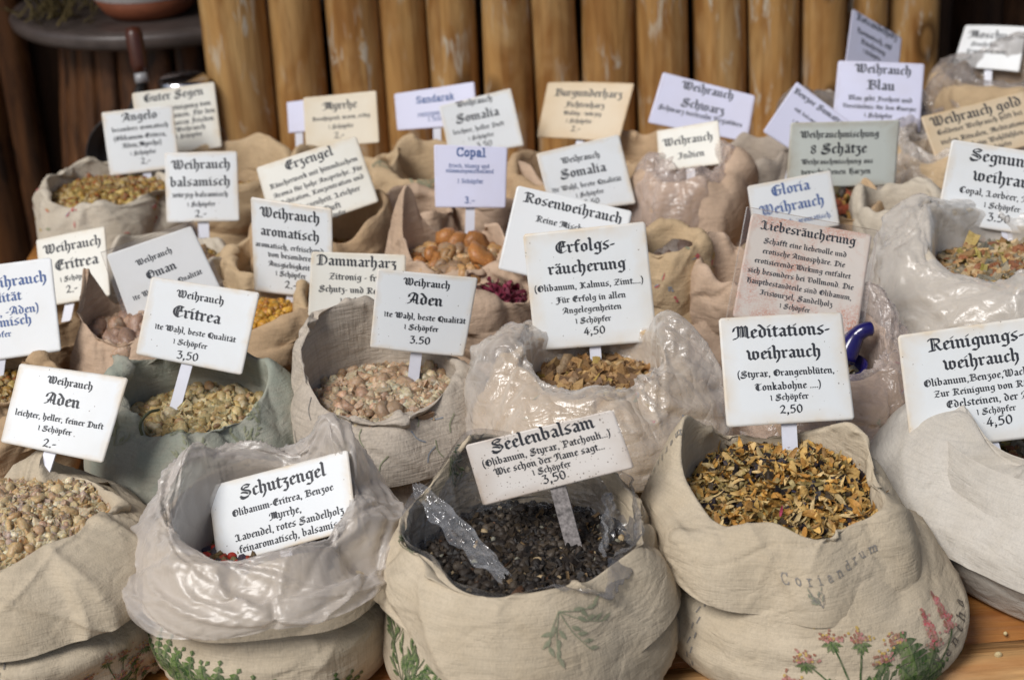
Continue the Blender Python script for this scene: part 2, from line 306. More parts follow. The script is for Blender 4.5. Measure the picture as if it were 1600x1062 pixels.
'(': (5.0, "~4.4,15 2.2,11 1.9,5 2.8,0 4.4,-2.6"), ')': (5.0, "~.8,15 2.8,11.4 3.2,5.4 2.4,.4 .8,-2.6"),
' ': (4.4, ""),
}
for _c, _b in (('ä', 'a'), ('ö', 'o'), ('ü', 'u')):
    FONT[_c] = (FONT[_b][0], FONT[_b][1] + ";1.7,11.9 2.4,11.4;4.3,11.9 5,11.4")
FONT['ß'] = (7.4, "1.9,12 1.9,-2;1.9,12 3.8,14.2 5.6,12.4 4,9.4 5.8,7 5.8,2.4 3.8,.8")

def smooth_path(P, n=6):
    P = np.array(P, float); Q = np.vstack([2*P[0]-P[1], P, 2*P[-1]-P[-2]]); out = []
    for i in range(len(P)-1):
        a, b, c, d = Q[i:i+4]
        for t in np.linspace(0, 1, n, endpoint=False):
            out.append(.5*((2*b)+(-a+c)*t+(2*a-5*b+4*c-d)*t*t+(-a+3*b-3*c+d)*t**3))
    out.append(P[-1]); return np.array(out)

def hull2(pts):
    pts = sorted(set((round(float(x), 5), round(float(y), 5)) for x, y in pts))
    def half(ps):
        h = []
        for p in ps:
            while len(h) > 1 and (h[-1][0]-h[-2][0])*(p[1]-h[-2][1])-(h[-1][1]-h[-2][1])*(p[0]-h[-2][0]) <= 0: h.pop()
            h.append(p)
        return h
    a, b = half(pts), half(pts[::-1])
    return np.array(a[:-1]+b[:-1])

def nib_shape(kind, weight=1.0):
    if kind == 'thin': w, h, ang = .30, .22, math.radians(36)
    elif kind == 'round': w, h, ang = .75*weight, .6*weight, 0.0
    else: w, h, ang = 1.32*weight, .27, math.radians(36)
    c, s = math.cos(ang), math.sin(ang)
    return np.array([(x*c-y*s, x*s+y*c) for x, y in ((w, h), (-w, h), (-w, -h), (w, -h))])

_glyphs = {}
def glyph(ch, font='black'):
    key = (ch, font)
    if key in _glyphs: return _glyphs[key]
    adv, data = FONT.get(ch, FONT['-']); polys = []
    for st in data.split(';'):
        st = st.strip()
        if not st: continue
        kind = 'nib'
        if st[0] == '-' : kind, st = 'thin', st[1:]
        sm = st[0] == '~'
        if sm: st = st[1:]
        P = [tuple(float(v) for v in p.split(',')) for p in st.split()]
        if sm: P = smooth_path(P)
        nb = nib_shape(kind, .74 if ch.isupper() or ch.isdigit() else .85)
        for a, b in zip(P[:-1], P[1:]):
            polys.append(hull2([np.array(a)+q for q in nb]+[np.array(b)+q for q in nb]))
    kx = 1.30 if ch.isalpha() else 1.12
    adv, polys = adv*kx, [p*(kx, 1) for p in polys]
    _glyphs[key] = (adv, polys); return _glyphs[key]

def text_polys(txt):
    """polygons of one line, x centred on 0, y with the x-height's middle on 0, and the line's width"""
    x, out = 0.0, []
    for ch in txt:
        adv, polys = glyph(ch); out += [p+(x, 0) for p in polys]; x += adv+.25
    return [p-(x/2, 5.0) for p in out], x
# ---------------------------------------------------------------- cloth
def up2(X):
    """double a (S,T,3) grid's resolution, periodic in T, Catmull-Rom"""
    a, b, c, d = np.roll(X, 1, 1), X, np.roll(X, -1, 1), np.roll(X, -2, 1)
    Y = np.empty((X.shape[0], X.shape[1]*2, X.shape[2])); Y[:, ::2] = X; Y[:, 1::2] = (-a+9*b+9*c-d)/16
    Q = np.concatenate([2*Y[:1]-Y[1:2], Y, 2*Y[-1:]-Y[-2:-1]]); Z = np.empty((2*Y.shape[0]-1, Y.shape[1], Y.shape[2]))
    Z[::2] = Y; Z[1::2] = (-Q[:-3]+9*Q[1:-2]+9*Q[2:-1]-Q[3:])/16
    return Z
def normals(X):
    du = np.roll(X, -1, 1)-np.roll(X, 1, 1); dv = np.gradient(X, axis=0); n = np.cross(du, dv)
    return n/np.maximum(np.linalg.norm(n, axis=2, keepdims=True), 1e-9)
def grow(X0, gc, gm, iters, attach, bend, rng, seed_amp, fix_top=0, floor=None):
    """let a sheet that is too large for its place buckle into folds: position-based, held near X0"""
    S, T, _ = X0.shape
    n0 = normals(X0)
    X = X0+n0*(seed_amp*(smooth_noise(rng, S, T, 2.5, 14)+.5*smooth_noise(rng, S, T, 5, 26)))[..., None]
    dist = lambda A, B: np.linalg.norm(A-B, axis=2)
    Lc = dist(np.roll(X0, -1, 1), X0)*(1+gc); Lm = dist(X0[1:], X0[:-1])*(1+gm)
    Ld = dist(np.roll(X0, -1, 1)[1:], X0[:-1])*(1+(gc[1:]+gm)*.5 if np.ndim(gc) else 1+(gc+gm)*.5); Le = dist(X0[1:], np.roll(X0, -1, 1)[:-1])*(1+(gc[1:]+gm)*.5 if np.ndim(gc) else 1+(gc+gm)*.5)
    def lap(A):
        l = np.roll(A, 1, 1)+np.roll(A, -1, 1)-2*A
        m = np.zeros_like(A); m[1:-1] = A[2:]+A[:-2]-2*A[1:-1]; return l+m
    L0 = lap(X0); at = np.full((S, 1, 1), attach)
    if fix_top: at[:fix_top] = .5
    for it in range(iters):
        D = np.zeros_like(X)
        d = np.roll(X, -1, 1)-X; l = np.linalg.norm(d, axis=2); c = ((l-Lc)/np.maximum(l, 1e-9)*.5)[..., None]*d; D += c; D -= np.roll(c, 1, 1)
        d = X[1:]-X[:-1]; l = np.linalg.norm(d, axis=2); c = ((l-Lm)/np.maximum(l, 1e-9)*.5)[..., None]*d; D[:-1] += c; D[1:] -= c
        d = np.roll(X, -1, 1)[1:]-X[:-1]; l = np.linalg.norm(d, axis=2); c = ((l-Ld)/np.maximum(l, 1e-9)*.3)[..., None]*d; D[:-1] += c; D[1:] -= np.roll(c, 1, 1)
        e = np.roll(X, -1, 1); d = X[1:]-e[:-1]; l = np.linalg.norm(d, axis=2); c = ((l-Le)/np.maximum(l, 1e-9)*.3)[..., None]*d; D[1:] -= c; D[:-1] += np.roll(c, 1, 1)
        X = X+D*.38
        X = X+bend*.25*(lap(X)-L0)
        X = X+at*(X0-X)
        if floor is not None: X[..., 2] = np.maximum(X[..., 2], floor)
    return X
def pcurve(ctrl, n):
    """ctrl (K, ...) control points -> n points, Catmull-Rom over a uniform parameter"""
    ctrl = np.asarray(ctrl, float); K = len(ctrl); t = np.linspace(0, K-1, n); i = np.minimum(t.astype(int), K-2); f = (t-i).reshape((-1,)+(1,)*(ctrl.ndim-1))
    g = lambda k: ctrl[np.clip(k, 0, K-1)]
    a, b, c, d = g(i-1), g(i), g(i+1), g(i+2)
    return .5*(2*b+(c-a)*f+(2*a-5*b+4*c-d)*f**2+(3*b-a-3*c+d)*f**3)
def bumps(th, ears):
    """sum of periodic bumps: ears = [(deg, width_deg, value)]"""
    o = np.zeros_like(th)
    for deg, w, v in ears:
        d = (th-R(deg)+np.pi) % (2*np.pi)-np.pi; o += v*np.exp(-.5*(d/R(w))**2)
    return o

def folds(X, rng, n, amp, w, rad, s_lo=.3, s_hi=1.0, slant=.5, length=.5):
    """press n creased folds into a sheet: sharp on the crest, running down and round it"""
    S, T, _ = X.shape; N = normals(X); s = np.linspace(0, 1, S)[:, None]; th = np.linspace(0, 2*np.pi, T, endpoint=False)[None, :]; D = np.zeros((S, T))
    for _ in range(n):
        t0, s0 = rng.uniform(0, 2*np.pi), rng.uniform(s_lo, s_hi); sl = rng.normal(0, slant); a = amp*rng.normal(); ww = w*rng.uniform(.6, 1.6); L = length*rng.uniform(.5, 1.3)
        d = ((th-t0-sl*(s-s0)+.10*np.sin(6*s+t0)+np.pi) % (2*np.pi)-np.pi)*rad
        env = np.exp(-.5*((s-s0)/(L*.5))**2)
        side = np.where(d > 0, 1, rng.uniform(.35, .8))
        D += a*(.6*np.exp(-np.abs(d)/(ww*side))+.4*np.exp(-.5*(d/(ww*1.6))**2))*env
    D *= np.clip((s-.18)/.12, 0, 1)
    return X+N*D[..., None]

class Sheet:
    """a finished (S,T) grid with decal painting: pieces drawn on it become faces just above it"""
    def __init__(s, X): s.X = X; s.N = normals(X); s.V, s.F, s.M = [], [], []
    def point(s, si, tj, lift):
        S, T, _ = s.X.shape; si = np.clip(si, 0, S-1.001); i = int(si); f = si-i; j = int(math.floor(tj)); g = tj-j; j0, j1 = j % T, (j+1) % T
        bl = lambda A: (A[i, j0]*(1-g)+A[i, j1]*g)*(1-f)+(A[i+1, j0]*(1-g)+A[i+1, j1]*g)*f
        return bl(s.X)+bl(s.N)*lift*s.sign
    def frame(s, deg, frac, sign=1, rot=0.0):
        """origin of a drawing at angle deg, fraction frac of the sheet's length"""
        S, T, _ = s.X.shape; s.o = (frac*(S-1), (deg % 360)/360*T); i, j = int(s.o[0]), int(s.o[1]) % T; i = min(max(i, 1), S-2)
        s.du = max(np.linalg.norm(s.X[i, (j+1) % T]-s.X[i, j]), 2e-4); s.dv = max(np.linalg.norm(s.X[i+1, j]-s.X[i-1, j])/2, 2e-4)
        mid = lambda A, ax: (A+np.roll(A, -1, ax))/2
        cl = np.r_[0, np.cumsum(np.linalg.norm(np.diff(s.X[:, j], axis=0), axis=1))]; s.cum = cl; s.l0 = np.interp(s.o[0], np.arange(S), cl)
        s.vs = 1 if s.X[i+1, j, 2] > s.X[i-1, j, 2] else -1
        c = s.X[:, :, :2].mean((0, 1)); s.sign = 1 if np.dot(s.N[i, j, :2], s.X[i, j, :2]-c) > 0 else -1
        s.rot = R(rot)
    def poly(s, pts, m, lift=.0006):
        b = len(s.V); c, sn = math.cos(s.rot), math.sin(s.rot)
        for x, y in pts:
            u, v = x*c-y*sn, x*sn+y*c
            si = float(np.interp(s.l0+s.vs*v, s.cum, np.arange(len(s.cum)))); i_ = int(min(max(round(si), 0), len(s.cum)-1)); T = s.X.shape[1]; j_ = int(s.o[1]) % T
            w_ = [np.linalg.norm(s.X[i_, (j_+q+1) % T]-s.X[i_, (j_+q) % T]) for q in range(-3, 3)]
            s.V.append(s.point(si, s.o[1]+u/max(np.mean(w_), 3e-4), lift+.00001*(len(s.F) % 40)))
        s.F.append(list(range(b, b+len(pts)))); s.M.append(m)

def leaf(sh, x, y, L, W, ang, m, m2=None):
    """a leaf of strip quads with a paler rib"""
    a = R(ang); c, s = math.cos(a), math.sin(a); n = 8; tr = lambda u, v: (x+u*c-v*s, y+u*s+v*c)
    w = [0, .55, .82, 1, .98, .85, .62, .34, 0]
    for i in range(n):
        u0, u1 = L*i/n, L*(i+1)/n; w0, w1 = W*w[i]/2, W*w[i+1]/2
        for sg, mm in ((1, m), (-1, m2 or m)):
            q = [tr(u0, 0), tr(u1, 0), tr(u1-.02*L, sg*w1*.94), tr(u0+.03*L, sg*(w0+.04*W))]
            if i == 0: q = [tr(u0, 0), tr(u1, 0), tr(u1, sg*w1)]
            if i == n-1: q = [tr(u0, 0), tr(u1, 0), tr(u0+.08*L, sg*w0)]
            sh.poly(q, mm)
def blob(sh, x, y, r, m, n=7, rng=random, lift=.0008):
    k = rng.uniform(0, 6)
    sh.poly([(x+r*rng.uniform(.7, 1.15)*math.cos(k+i*2*math.pi/n), y+r*rng.uniform(.7, 1.15)*math.sin(k+i*2*math.pi/n)) for i in range(n)], m, lift)
def stem(sh, pts, w, m):
    P = smooth_path(pts, 4)
    for a, b in zip(P[:-1], P[1:]):
        d = (b-a)/max(np.linalg.norm(b-a), 1e-9)*w/2; q = np.array((-d[1], d[0])); sh.poly([a+q, a-q, b-q, b+q], m)
TYPE = {  # a plain slab-serif hand for the words printed on the cloth (height 10)
'A': (9, "1,0 4.4,10 8,0;2.4,3.6 6.6,3.6;0,0 2.2,0;6.8,0 9,0"), 'p': (7, "1.4,7 1.4,-3;1.4,6 3.4,7 5.6,5.4 5.6,1.8 3.4,0 1.4,1.2;.4,-3 2.6,-3;.4,7 1.4,7"),
'i': (4, ".6,6.8 2,6.8 2,0;.4,0 3.6,0;1.9,9 2.1,9"), 'u': (7.4, ".4,6.8 1.6,6.8 1.6,1.6 3,0 5.4,1.4;4.4,6.8 5.6,6.8 5.6,0 7,0"),
'm': (10, ".4,6.8 1.6,6.8 1.6,0;1.6,5.6 3.4,6.8 5,5.6 5,0;5,5.6 6.8,6.8 8.4,5.6 8.4,0;.6,0 2.6,0;4,0 6,0;7.4,0 9.4,0"),
'M': (11, "1.4,0 1.8,10 5.4,2 9,10 9.4,0;.4,0 2.4,0;8.4,0 10.4,0;.6,10 2,10;9,10 10.2,10"), 'e': (6.6, "1.4,3.6 5.6,3.6 5.2,6 3.4,7 1.4,5.4 1.4,1.6 3.4,0 5.6,1.2"),
'n': (7.4, ".4,6.8 1.6,6.8 1.6,0;1.6,5.6 3.6,6.8 5.6,5.6 5.6,0;.6,0 2.6,0;4.6,0 6.8,0"), 't': (5, "2,9 2,1.4 3.2,0 4.6,1;.6,6.6 4.2,6.6"),
'h': (7.4, ".4,10 1.6,10 1.6,0;1.6,5.6 3.6,6.8 5.6,5.6 5.6,0;.6,0 2.6,0;4.6,0 6.8,0"), 'a': (7, "1.4,5.8 3,7 5,5.8 5,1 6.2,0;5,4 2.6,4 1.2,2.4 2,0 3.6,0 5,1.4"),
'C': (9, "7.8,8 6.4,9.8 3.4,9.8 1.4,7 1.4,3 3.4,.2 6.6,.2 8,2;7.9,10 7.9,7.4"), 'o': (7, "3.4,7 1.3,5.2 1.3,1.8 3.4,0 5.6,1.8 5.6,5.2 3.4,7"),
'r': (5.6, ".6,6.8 1.8,6.8 1.8,0;1.8,5 3.4,6.8 5,6.4;.6,0 3.4,0"), 'd': (7.4, "5.6,6 3.4,7 1.3,5.2 1.3,1.8 3.4,0 5.6,1.2;4.6,10 5.6,10 5.6,0 6.8,0"), 'l': (4, ".6,10 2,10 2,0;.4,0 3.6,0"),
's': (6, "5,5.8 3,7 1.2,5.4 4.8,2 3.2,0 1,1.2"), 'f': (5, "4.6,9.4 3.2,10 2,8.6 2,0;.6,6.6 4,6.6;.6,0 3.4,0"), '1': (5, "1,8 2.4,9.6 2.4,0;.8,0 4,0"), 'c': (6.4, "5.4,5.8 3.4,7 1.3,5.2 1.3,1.8 3.4,0 5.4,1.2"),
'g': (7, "5.4,6 3.4,7 1.3,5.4 1.3,2.4 3.4,1 5.4,2.2;5.4,7 5.4,-1.6 3.4,-3 1.2,-2.4"), 'b': (7, "1.4,10 1.4,0 3.4,0 5.6,1.8 5.6,5.2 3.4,7 1.4,5.8"), 'k': (6.6, "1.4,10 1.4,0;1.4,3 5,7;2.6,4.2 5.4,0"), 'S': (8, "7,8.4 5.4,9.8 2.6,9.6 1.2,7.6 2.6,5.4 5.6,4.4 7,2.4 5.4,.2 2.4,.2 1,1.8"),
'ö': (7, "3.4,7 1.3,5.2 1.3,1.8 3.4,0 5.6,1.8 5.6,5.2 3.4,7;2.1,9.4 2.3,9.4;4.6,9.4 4.8,9.4"), '3': (7, "1.2,8.8 3.4,10 5.4,8.6 5.2,6.4 3,5.4 5.6,4 5.6,1.4 3.4,0 1,1"), '.': (3.4, "1.4,.3 1.7,.3"), '-': (5, ".8,3.8 4,3.8"), ',': (3.4, "1.7,.4 1.2,-1.4"), ' ': (4, ""),
}
def type_polys(txt, w=.75, gap=.6):
    x, out = 0., []; nb = nib_shape('round', w)
    for ch in txt:
        adv, data = TYPE.get(ch, TYPE['o'])
        for st in data.split(';'):
            P = [tuple(float(v) for v in p.split(',')) for p in st.split()]
            for a, b in zip(P[:-1], P[1:]): out.append(hull2([np.array(a)+q+(x, 0) for q in nb]+[np.array(b)+q+(x, 0) for q in nb]))
        x += adv+gap
    return [p-(x/2, 3.5) for p in out], x
def print_word(sh, txt, h, m, gap=4.0, faint=1.0, bend=0.0):
    P, w = type_polys(txt, .8*faint, gap)
    for p in P: q = p*h/10; sh.poly(np.c_[q[:, 0], q[:, 1]+bend*q[:, 0]**2], m)

_ico = None
def ico():
    global _ico
    if _ico is None:
        bm = bmesh.new(); bmesh.ops.create_icosphere(bm, subdivisions=2, radius=1); V = np.array([v.co[:] for v in bm.verts]); bm.verts.index_update()
        _ico = V, np.array([[v.index for v in f.verts] for f in bm.faces]); bm.free()
    return _ico
def rand_rot(rng, n, flat=None):
    q = rng.normal(size=(n, 4))
    if flat is not None:                      # mostly a turn about z, tilted a little
        a = rng.uniform(0, np.pi*2, n); q = np.c_[np.cos(a/2), rng.normal(0, flat, n), rng.normal(0, flat, n), np.sin(a/2)]
    q /= np.linalg.norm(q, axis=1, keepdims=True); w, x, y, z = q.T
    return np.stack([np.stack([1-2*(y*y+z*z), 2*(x*y-z*w), 2*(x*z+y*w)], -1), np.stack([2*(x*y+z*w), 1-2*(x*x+z*z), 2*(y*z-x*w)], -1), np.stack([2*(x*z-y*w), 2*(y*z+x*w), 1-2*(x*x+y*y)], -1)], 1)
def scatter(rng, n, kind, size):
    """n grains of one kind about the origin: (n,k,3) vertices and one grain's faces"""
    if kind in ('pebble', 'lump', 'berry'):
        V, Fc = ico(); k = {'pebble': .24, 'lump': .27, 'berry': .05}[kind]
        dirs = rng.normal(size=(n, 6, 3)); dirs /= np.linalg.norm(dirs, axis=2, keepdims=True)
        dots = np.einsum('vk,nik->nvi', V, dirs); r = 1+k*np.sin((2.6 if kind == 'berry' else 3.3)*dots+rng.uniform(0, 6, (n, 1, 6))).sum(2)*.55
        P = V[None]*r[..., None]*rng.uniform(.75, 1.2, (n, 1, 3)); s = size*np.clip(np.exp(rng.normal(0, .40 if kind != 'berry' else .08, n)), .35, 1.75)
        return np.einsum('nij,nvj->nvi', rand_rot(rng, n), P*s[:, None, None]), Fc
    if kind in ('petal', 'leafbit', 'curl'):
        S, T = (7, 3); u = np.linspace(-1, 1, S)[:, None]; v = np.linspace(-1, 1, T)[None, :]
        L = size*np.exp(rng.normal(0, .3, n))[:, None, None]; asp = rng.uniform(.16, .42, n)[:, None, None] if kind != 'leafbit' else rng.uniform(.14, .6, n)[:, None, None]
        wid = np.sqrt(np.maximum(1-(u*.94)**2, .05)) if kind != 'leafbit' else np.ones_like(u)
        bend = rng.normal(0, 1.1 if kind == 'curl' else .55 if kind == 'petal' else .15, n)[:, None, None]; twist = rng.normal(0, .7, n)[:, None, None]
        x = L*u*np.ones_like(v)*np.ones((n, 1, 1)); y0 = L*asp*wid*v; ang = bend*u
        xx = np.where(np.abs(bend) > .05, L*np.sin(ang)/np.where(np.abs(bend) > .05, bend, 1), x); zz = np.where(np.abs(bend) > .05, L*(1-np.cos(ang))/np.where(np.abs(bend) > .05, bend, 1), 0)
        y = y0*np.cos(twist*u); z = zz+y0*np.sin(twist*u)+L*asp*.35*v**2*wid*np.sign(twist)
        P = np.stack(np.broadcast_arrays(xx, y, z), -1).reshape(n, S*T, 3)
        return np.einsum('nij,nvj->nvi', rand_rot(rng, n, .30), P), grid_faces(S, T, False)
    if kind == 'chip':
        V = np.array([[x, y, z] for x in (-1, 1) for y in (-1, 1) for z in (-1, 1)], float); Fc = np.array([[0, 1, 3, 2], [4, 6, 7, 5], [0, 4, 5, 1], [2, 3, 7, 6], [0, 2, 6, 4], [1, 5, 7, 3]])
        P = V[None]*rng.uniform(.35, 1.1, (n, 1, 3))*(1+.25*rng.normal(size=(n, 8, 1))); s = size*np.clip(np.exp(rng.normal(0, .35, n)), .4, 1.6)
        return np.einsum('nij,nvj->nvi', rand_rot(rng, n), P*s[:, None, None]), Fc
MIX = {  # kind, size (m), weight, colours
'resin': [('pebble', .0027, 1, [(.64, .48, .27), (.72, .59, .38), (.58, .40, .21), (.76, .66, .48), (.50, .34, .24), (.68, .55, .33), (.46, .35, .29)]), ('lump', .0036, .45, [(.56, .41, .22), (.64, .51, .30), (.46, .32, .20)]), ('chip', .0026, .75, [(.66, .52, .30), (.56, .39, .21), (.72, .61, .42), (.5, .36, .26)]), ('chip', .0013, .10, [(.6, .47, .26), (.5, .34, .18)])],
'resin_pale': [('lump', .0046, 1, [(.52, .39, .17), (.58, .47, .24), (.50, .38, .20), (.36, .23, .12), (.62, .53, .34)]), ('chip', .0034, .6, [(.54, .41, .2), (.6, .5, .28)]), ('pebble', .0028, .4, [(.48, .34, .16), (.56, .45, .24)])],
'resin_rose': [('lump', .0044, 1, [(.56, .40, .27), (.50, .35, .22), (.62, .51, .34), (.54, .36, .25), (.60, .53, .37)]), ('lump', .0058, .35, [(.56, .44, .31), (.46, .33, .22)]), ('chip', .0036, .7, [(.58, .43, .29), (.52, .36, .24), (.64, .54, .38)]), ('lump', .0026, .4, [(.6, .44, .3)])],
'resin_large': [('lump', .0085, 1, [(.42, .27, .18), (.50, .36, .26), (.36, .24, .18)])],
'copal': [('lump', .0075, 1, [(.46, .21, .07), (.54, .33, .15), (.54, .40, .26), (.42, .28, .17)]), ('lump', .0036, .7, [(.6, .42, .25)])],
'yellow': [('pebble', .0030, 1, [(.56, .29, .035), (.62, .37, .06), (.42, .18, .025)])],
'mixed_resin': [('pebble', .0031, 1, [(.38, .23, .05), (.32, .11, .03), (.50, .37, .12), (.26, .15, .04), (.44, .33, .16)]), ('chip', .002, .25, [(.22, .12, .04), (.4, .3, .12)])],
'petals': [('petal', .0058, 1, [(.60, .33, .07), (.66, .42, .12), (.54, .27, .06), (.46, .28, .08), (.70, .50, .22), (.36, .20, .06)]), ('curl', .0064, .8, [(.60, .40, .14), (.50, .26, .06), (.66, .50, .24)]), ('chip', .0026, .08, [(.020, .016, .018), (.03, .022, .03), (.05, .035, .02)]), ('leafbit', .0034, .45, [(.34, .26, .09), (.42, .34, .15), (.24, .18, .06)]), ('petal', .006, .02, [(.45, .05, .12), (.05, .05, .12)])],
'dark': [('chip', .0021, 1, [(.018, .013, .010), (.03, .022, .016), (.012, .010, .009), (.05, .035, .02)]), ('lump', .0026, .5, [(.02, .015, .012), (.04, .03, .022), (.07, .055, .04)]), ('pebble', .0021, .07, [(.34, .22, .08), (.44, .34, .2), (.25, .25, .2)]), ('leafbit', .005, .1, [(.12, .06, .03), (.3, .2, .1)])],
'herbs': [('leafbit', .0070, .5, [(.26, .22, .05), (.34, .28, .07), (.20, .18, .06)]), ('chip', .0036, 1, [(.56, .38, .18), (.40, .24, .10), (.30, .26, .18), (.62, .48, .28), (.26, .25, .20)]), ('lump', .0036, .4, [(.30, .12, .05), (.24, .10, .05)]), ('leafbit', .009, .2, [(.45, .34, .12)])],
'bark': [('chip', .0036, 1, [(.34, .20, .08), (.46, .30, .13), (.22, .13, .06), (.16, .09, .04)]), ('leafbit', .007, .35, [(.42, .30, .08), (.36, .20, .08)]), ('lump', .0055, .18, [(.46, .34, .18), (.34, .24, .14)])],
'berries': [('berry', .0040, .5, [(.42, .03, .015), (.36, .05, .02)]), ('pebble', .0032, 1, [(.10, .08, .04), (.28, .24, .10), (.06, .05, .06), (.18, .11, .06)]), ('chip', .003, .5, [(.06, .045, .07), (.2, .14, .06)])],
'rose': [('curl', .009, 1, [(.20, .02, .05), (.14, .015, .04), (.30, .04, .09)])],
'balls': [('lump', .0080, 1, [(.20, .17, .15), (.16, .11, .09)])],
'spice': [('lump', .0052, 1, [(.30, .07, .03), (.24, .15, .04), (.05, .035, .025), (.10, .08, .04), (.36, .20, .05)]), ('leafbit', .008, .5, [(.16, .14, .04), (.3, .1, .04)])],
}
GLOSS = {'resin': .5, 'resin_pale': .5, 'resin_rose': .5, 'resin_large': .35, 'copal': .5, 'yellow': .25, 'mixed_resin': .2}
def contents(kind, c, rx, z, rng, mound, label, cat, dens=1.0, tilt=0.0):
    """the loose fill of one sack: a heaped bed with grains over it, one object that nobody could count"""
    n_r, n_t = 10, 40; rr = np.linspace(.0, 1, n_r)[:, None]; th = np.linspace(0, 2*np.pi, n_t, endpoint=False)[None, :]
    hz = lambda x, y: z+mound*(1-np.minimum((x*x+y*y)/rx**2, 1.2))+.10*mound*np.sin(x*60+1)*np.cos(y*50)+tilt*y
    bx, by = rx*rr*np.cos(th), rx*rr*np.sin(th)
    V = [np.stack([c[0]+bx, c[1]+by, hz(bx, by)-.004], -1).reshape(-1, 3)]; Fc = [grid_faces(n_r, n_t)]
    comp = MIX[kind]; base = np.array(comp[0][3][0])*.45; col = [np.repeat(base[None], n_r*n_t, 0)]; b = n_r*n_t; Ft = []; fl = []
    wsum = sum(x[2]/(x[1]**2) for x in comp)
    area = math.pi*rx*rx
    for k, size, w, cols in comp:
        n = int(min(dens*2.6*area*w/sum(x[2] for x in comp)/(size*size*(3.2 if k in ('pebble', 'lump', 'berry') else 1.5)), 5200)); n = max(n, 1)
        G, gf = scatter(rng, n, k, size)
        rad = rx*np.sqrt(rng.uniform(0, 1, n)); a = rng.uniform(0, 2*np.pi, n); x, y = rad*np.cos(a), rad*np.sin(a)
        zz = hz(x, y)+rng.uniform(-.35, .75, n)*size
        G = G+np.stack([c[0]+x, c[1]+y, zz], -1)[:, None]
        cc = np.array(cols)[rng.integers(0, len(cols), n)]*rng.uniform(.72, 1.2, (n, 1)); m = G.shape[1]
        V.append(G.reshape(-1, 3)); col.append(np.repeat(cc, m, 0)); q = (gf[None]+np.arange(n)[:, None, None]*m).reshape(-1, gf.shape[1])+b
        Ft += q.tolist(); fl += [k not in ('chip',)]*len(q); b += n*m
    sm = False if kind == 'herbs' else [True]*len(Fc[0])+fl
    o = obj('sack_filling', np.vstack(V), Fc[0].tolist()+Ft, grain_mat('grain_'+kind, .38 if kind in GLOSS else .6, GLOSS.get(kind, 0)), smooth=sm, col=np.clip(np.vstack(col), 0, 1), loc=(c[0], c[1], z))
    tag(o, label, cat, None, 'stuff'); return o

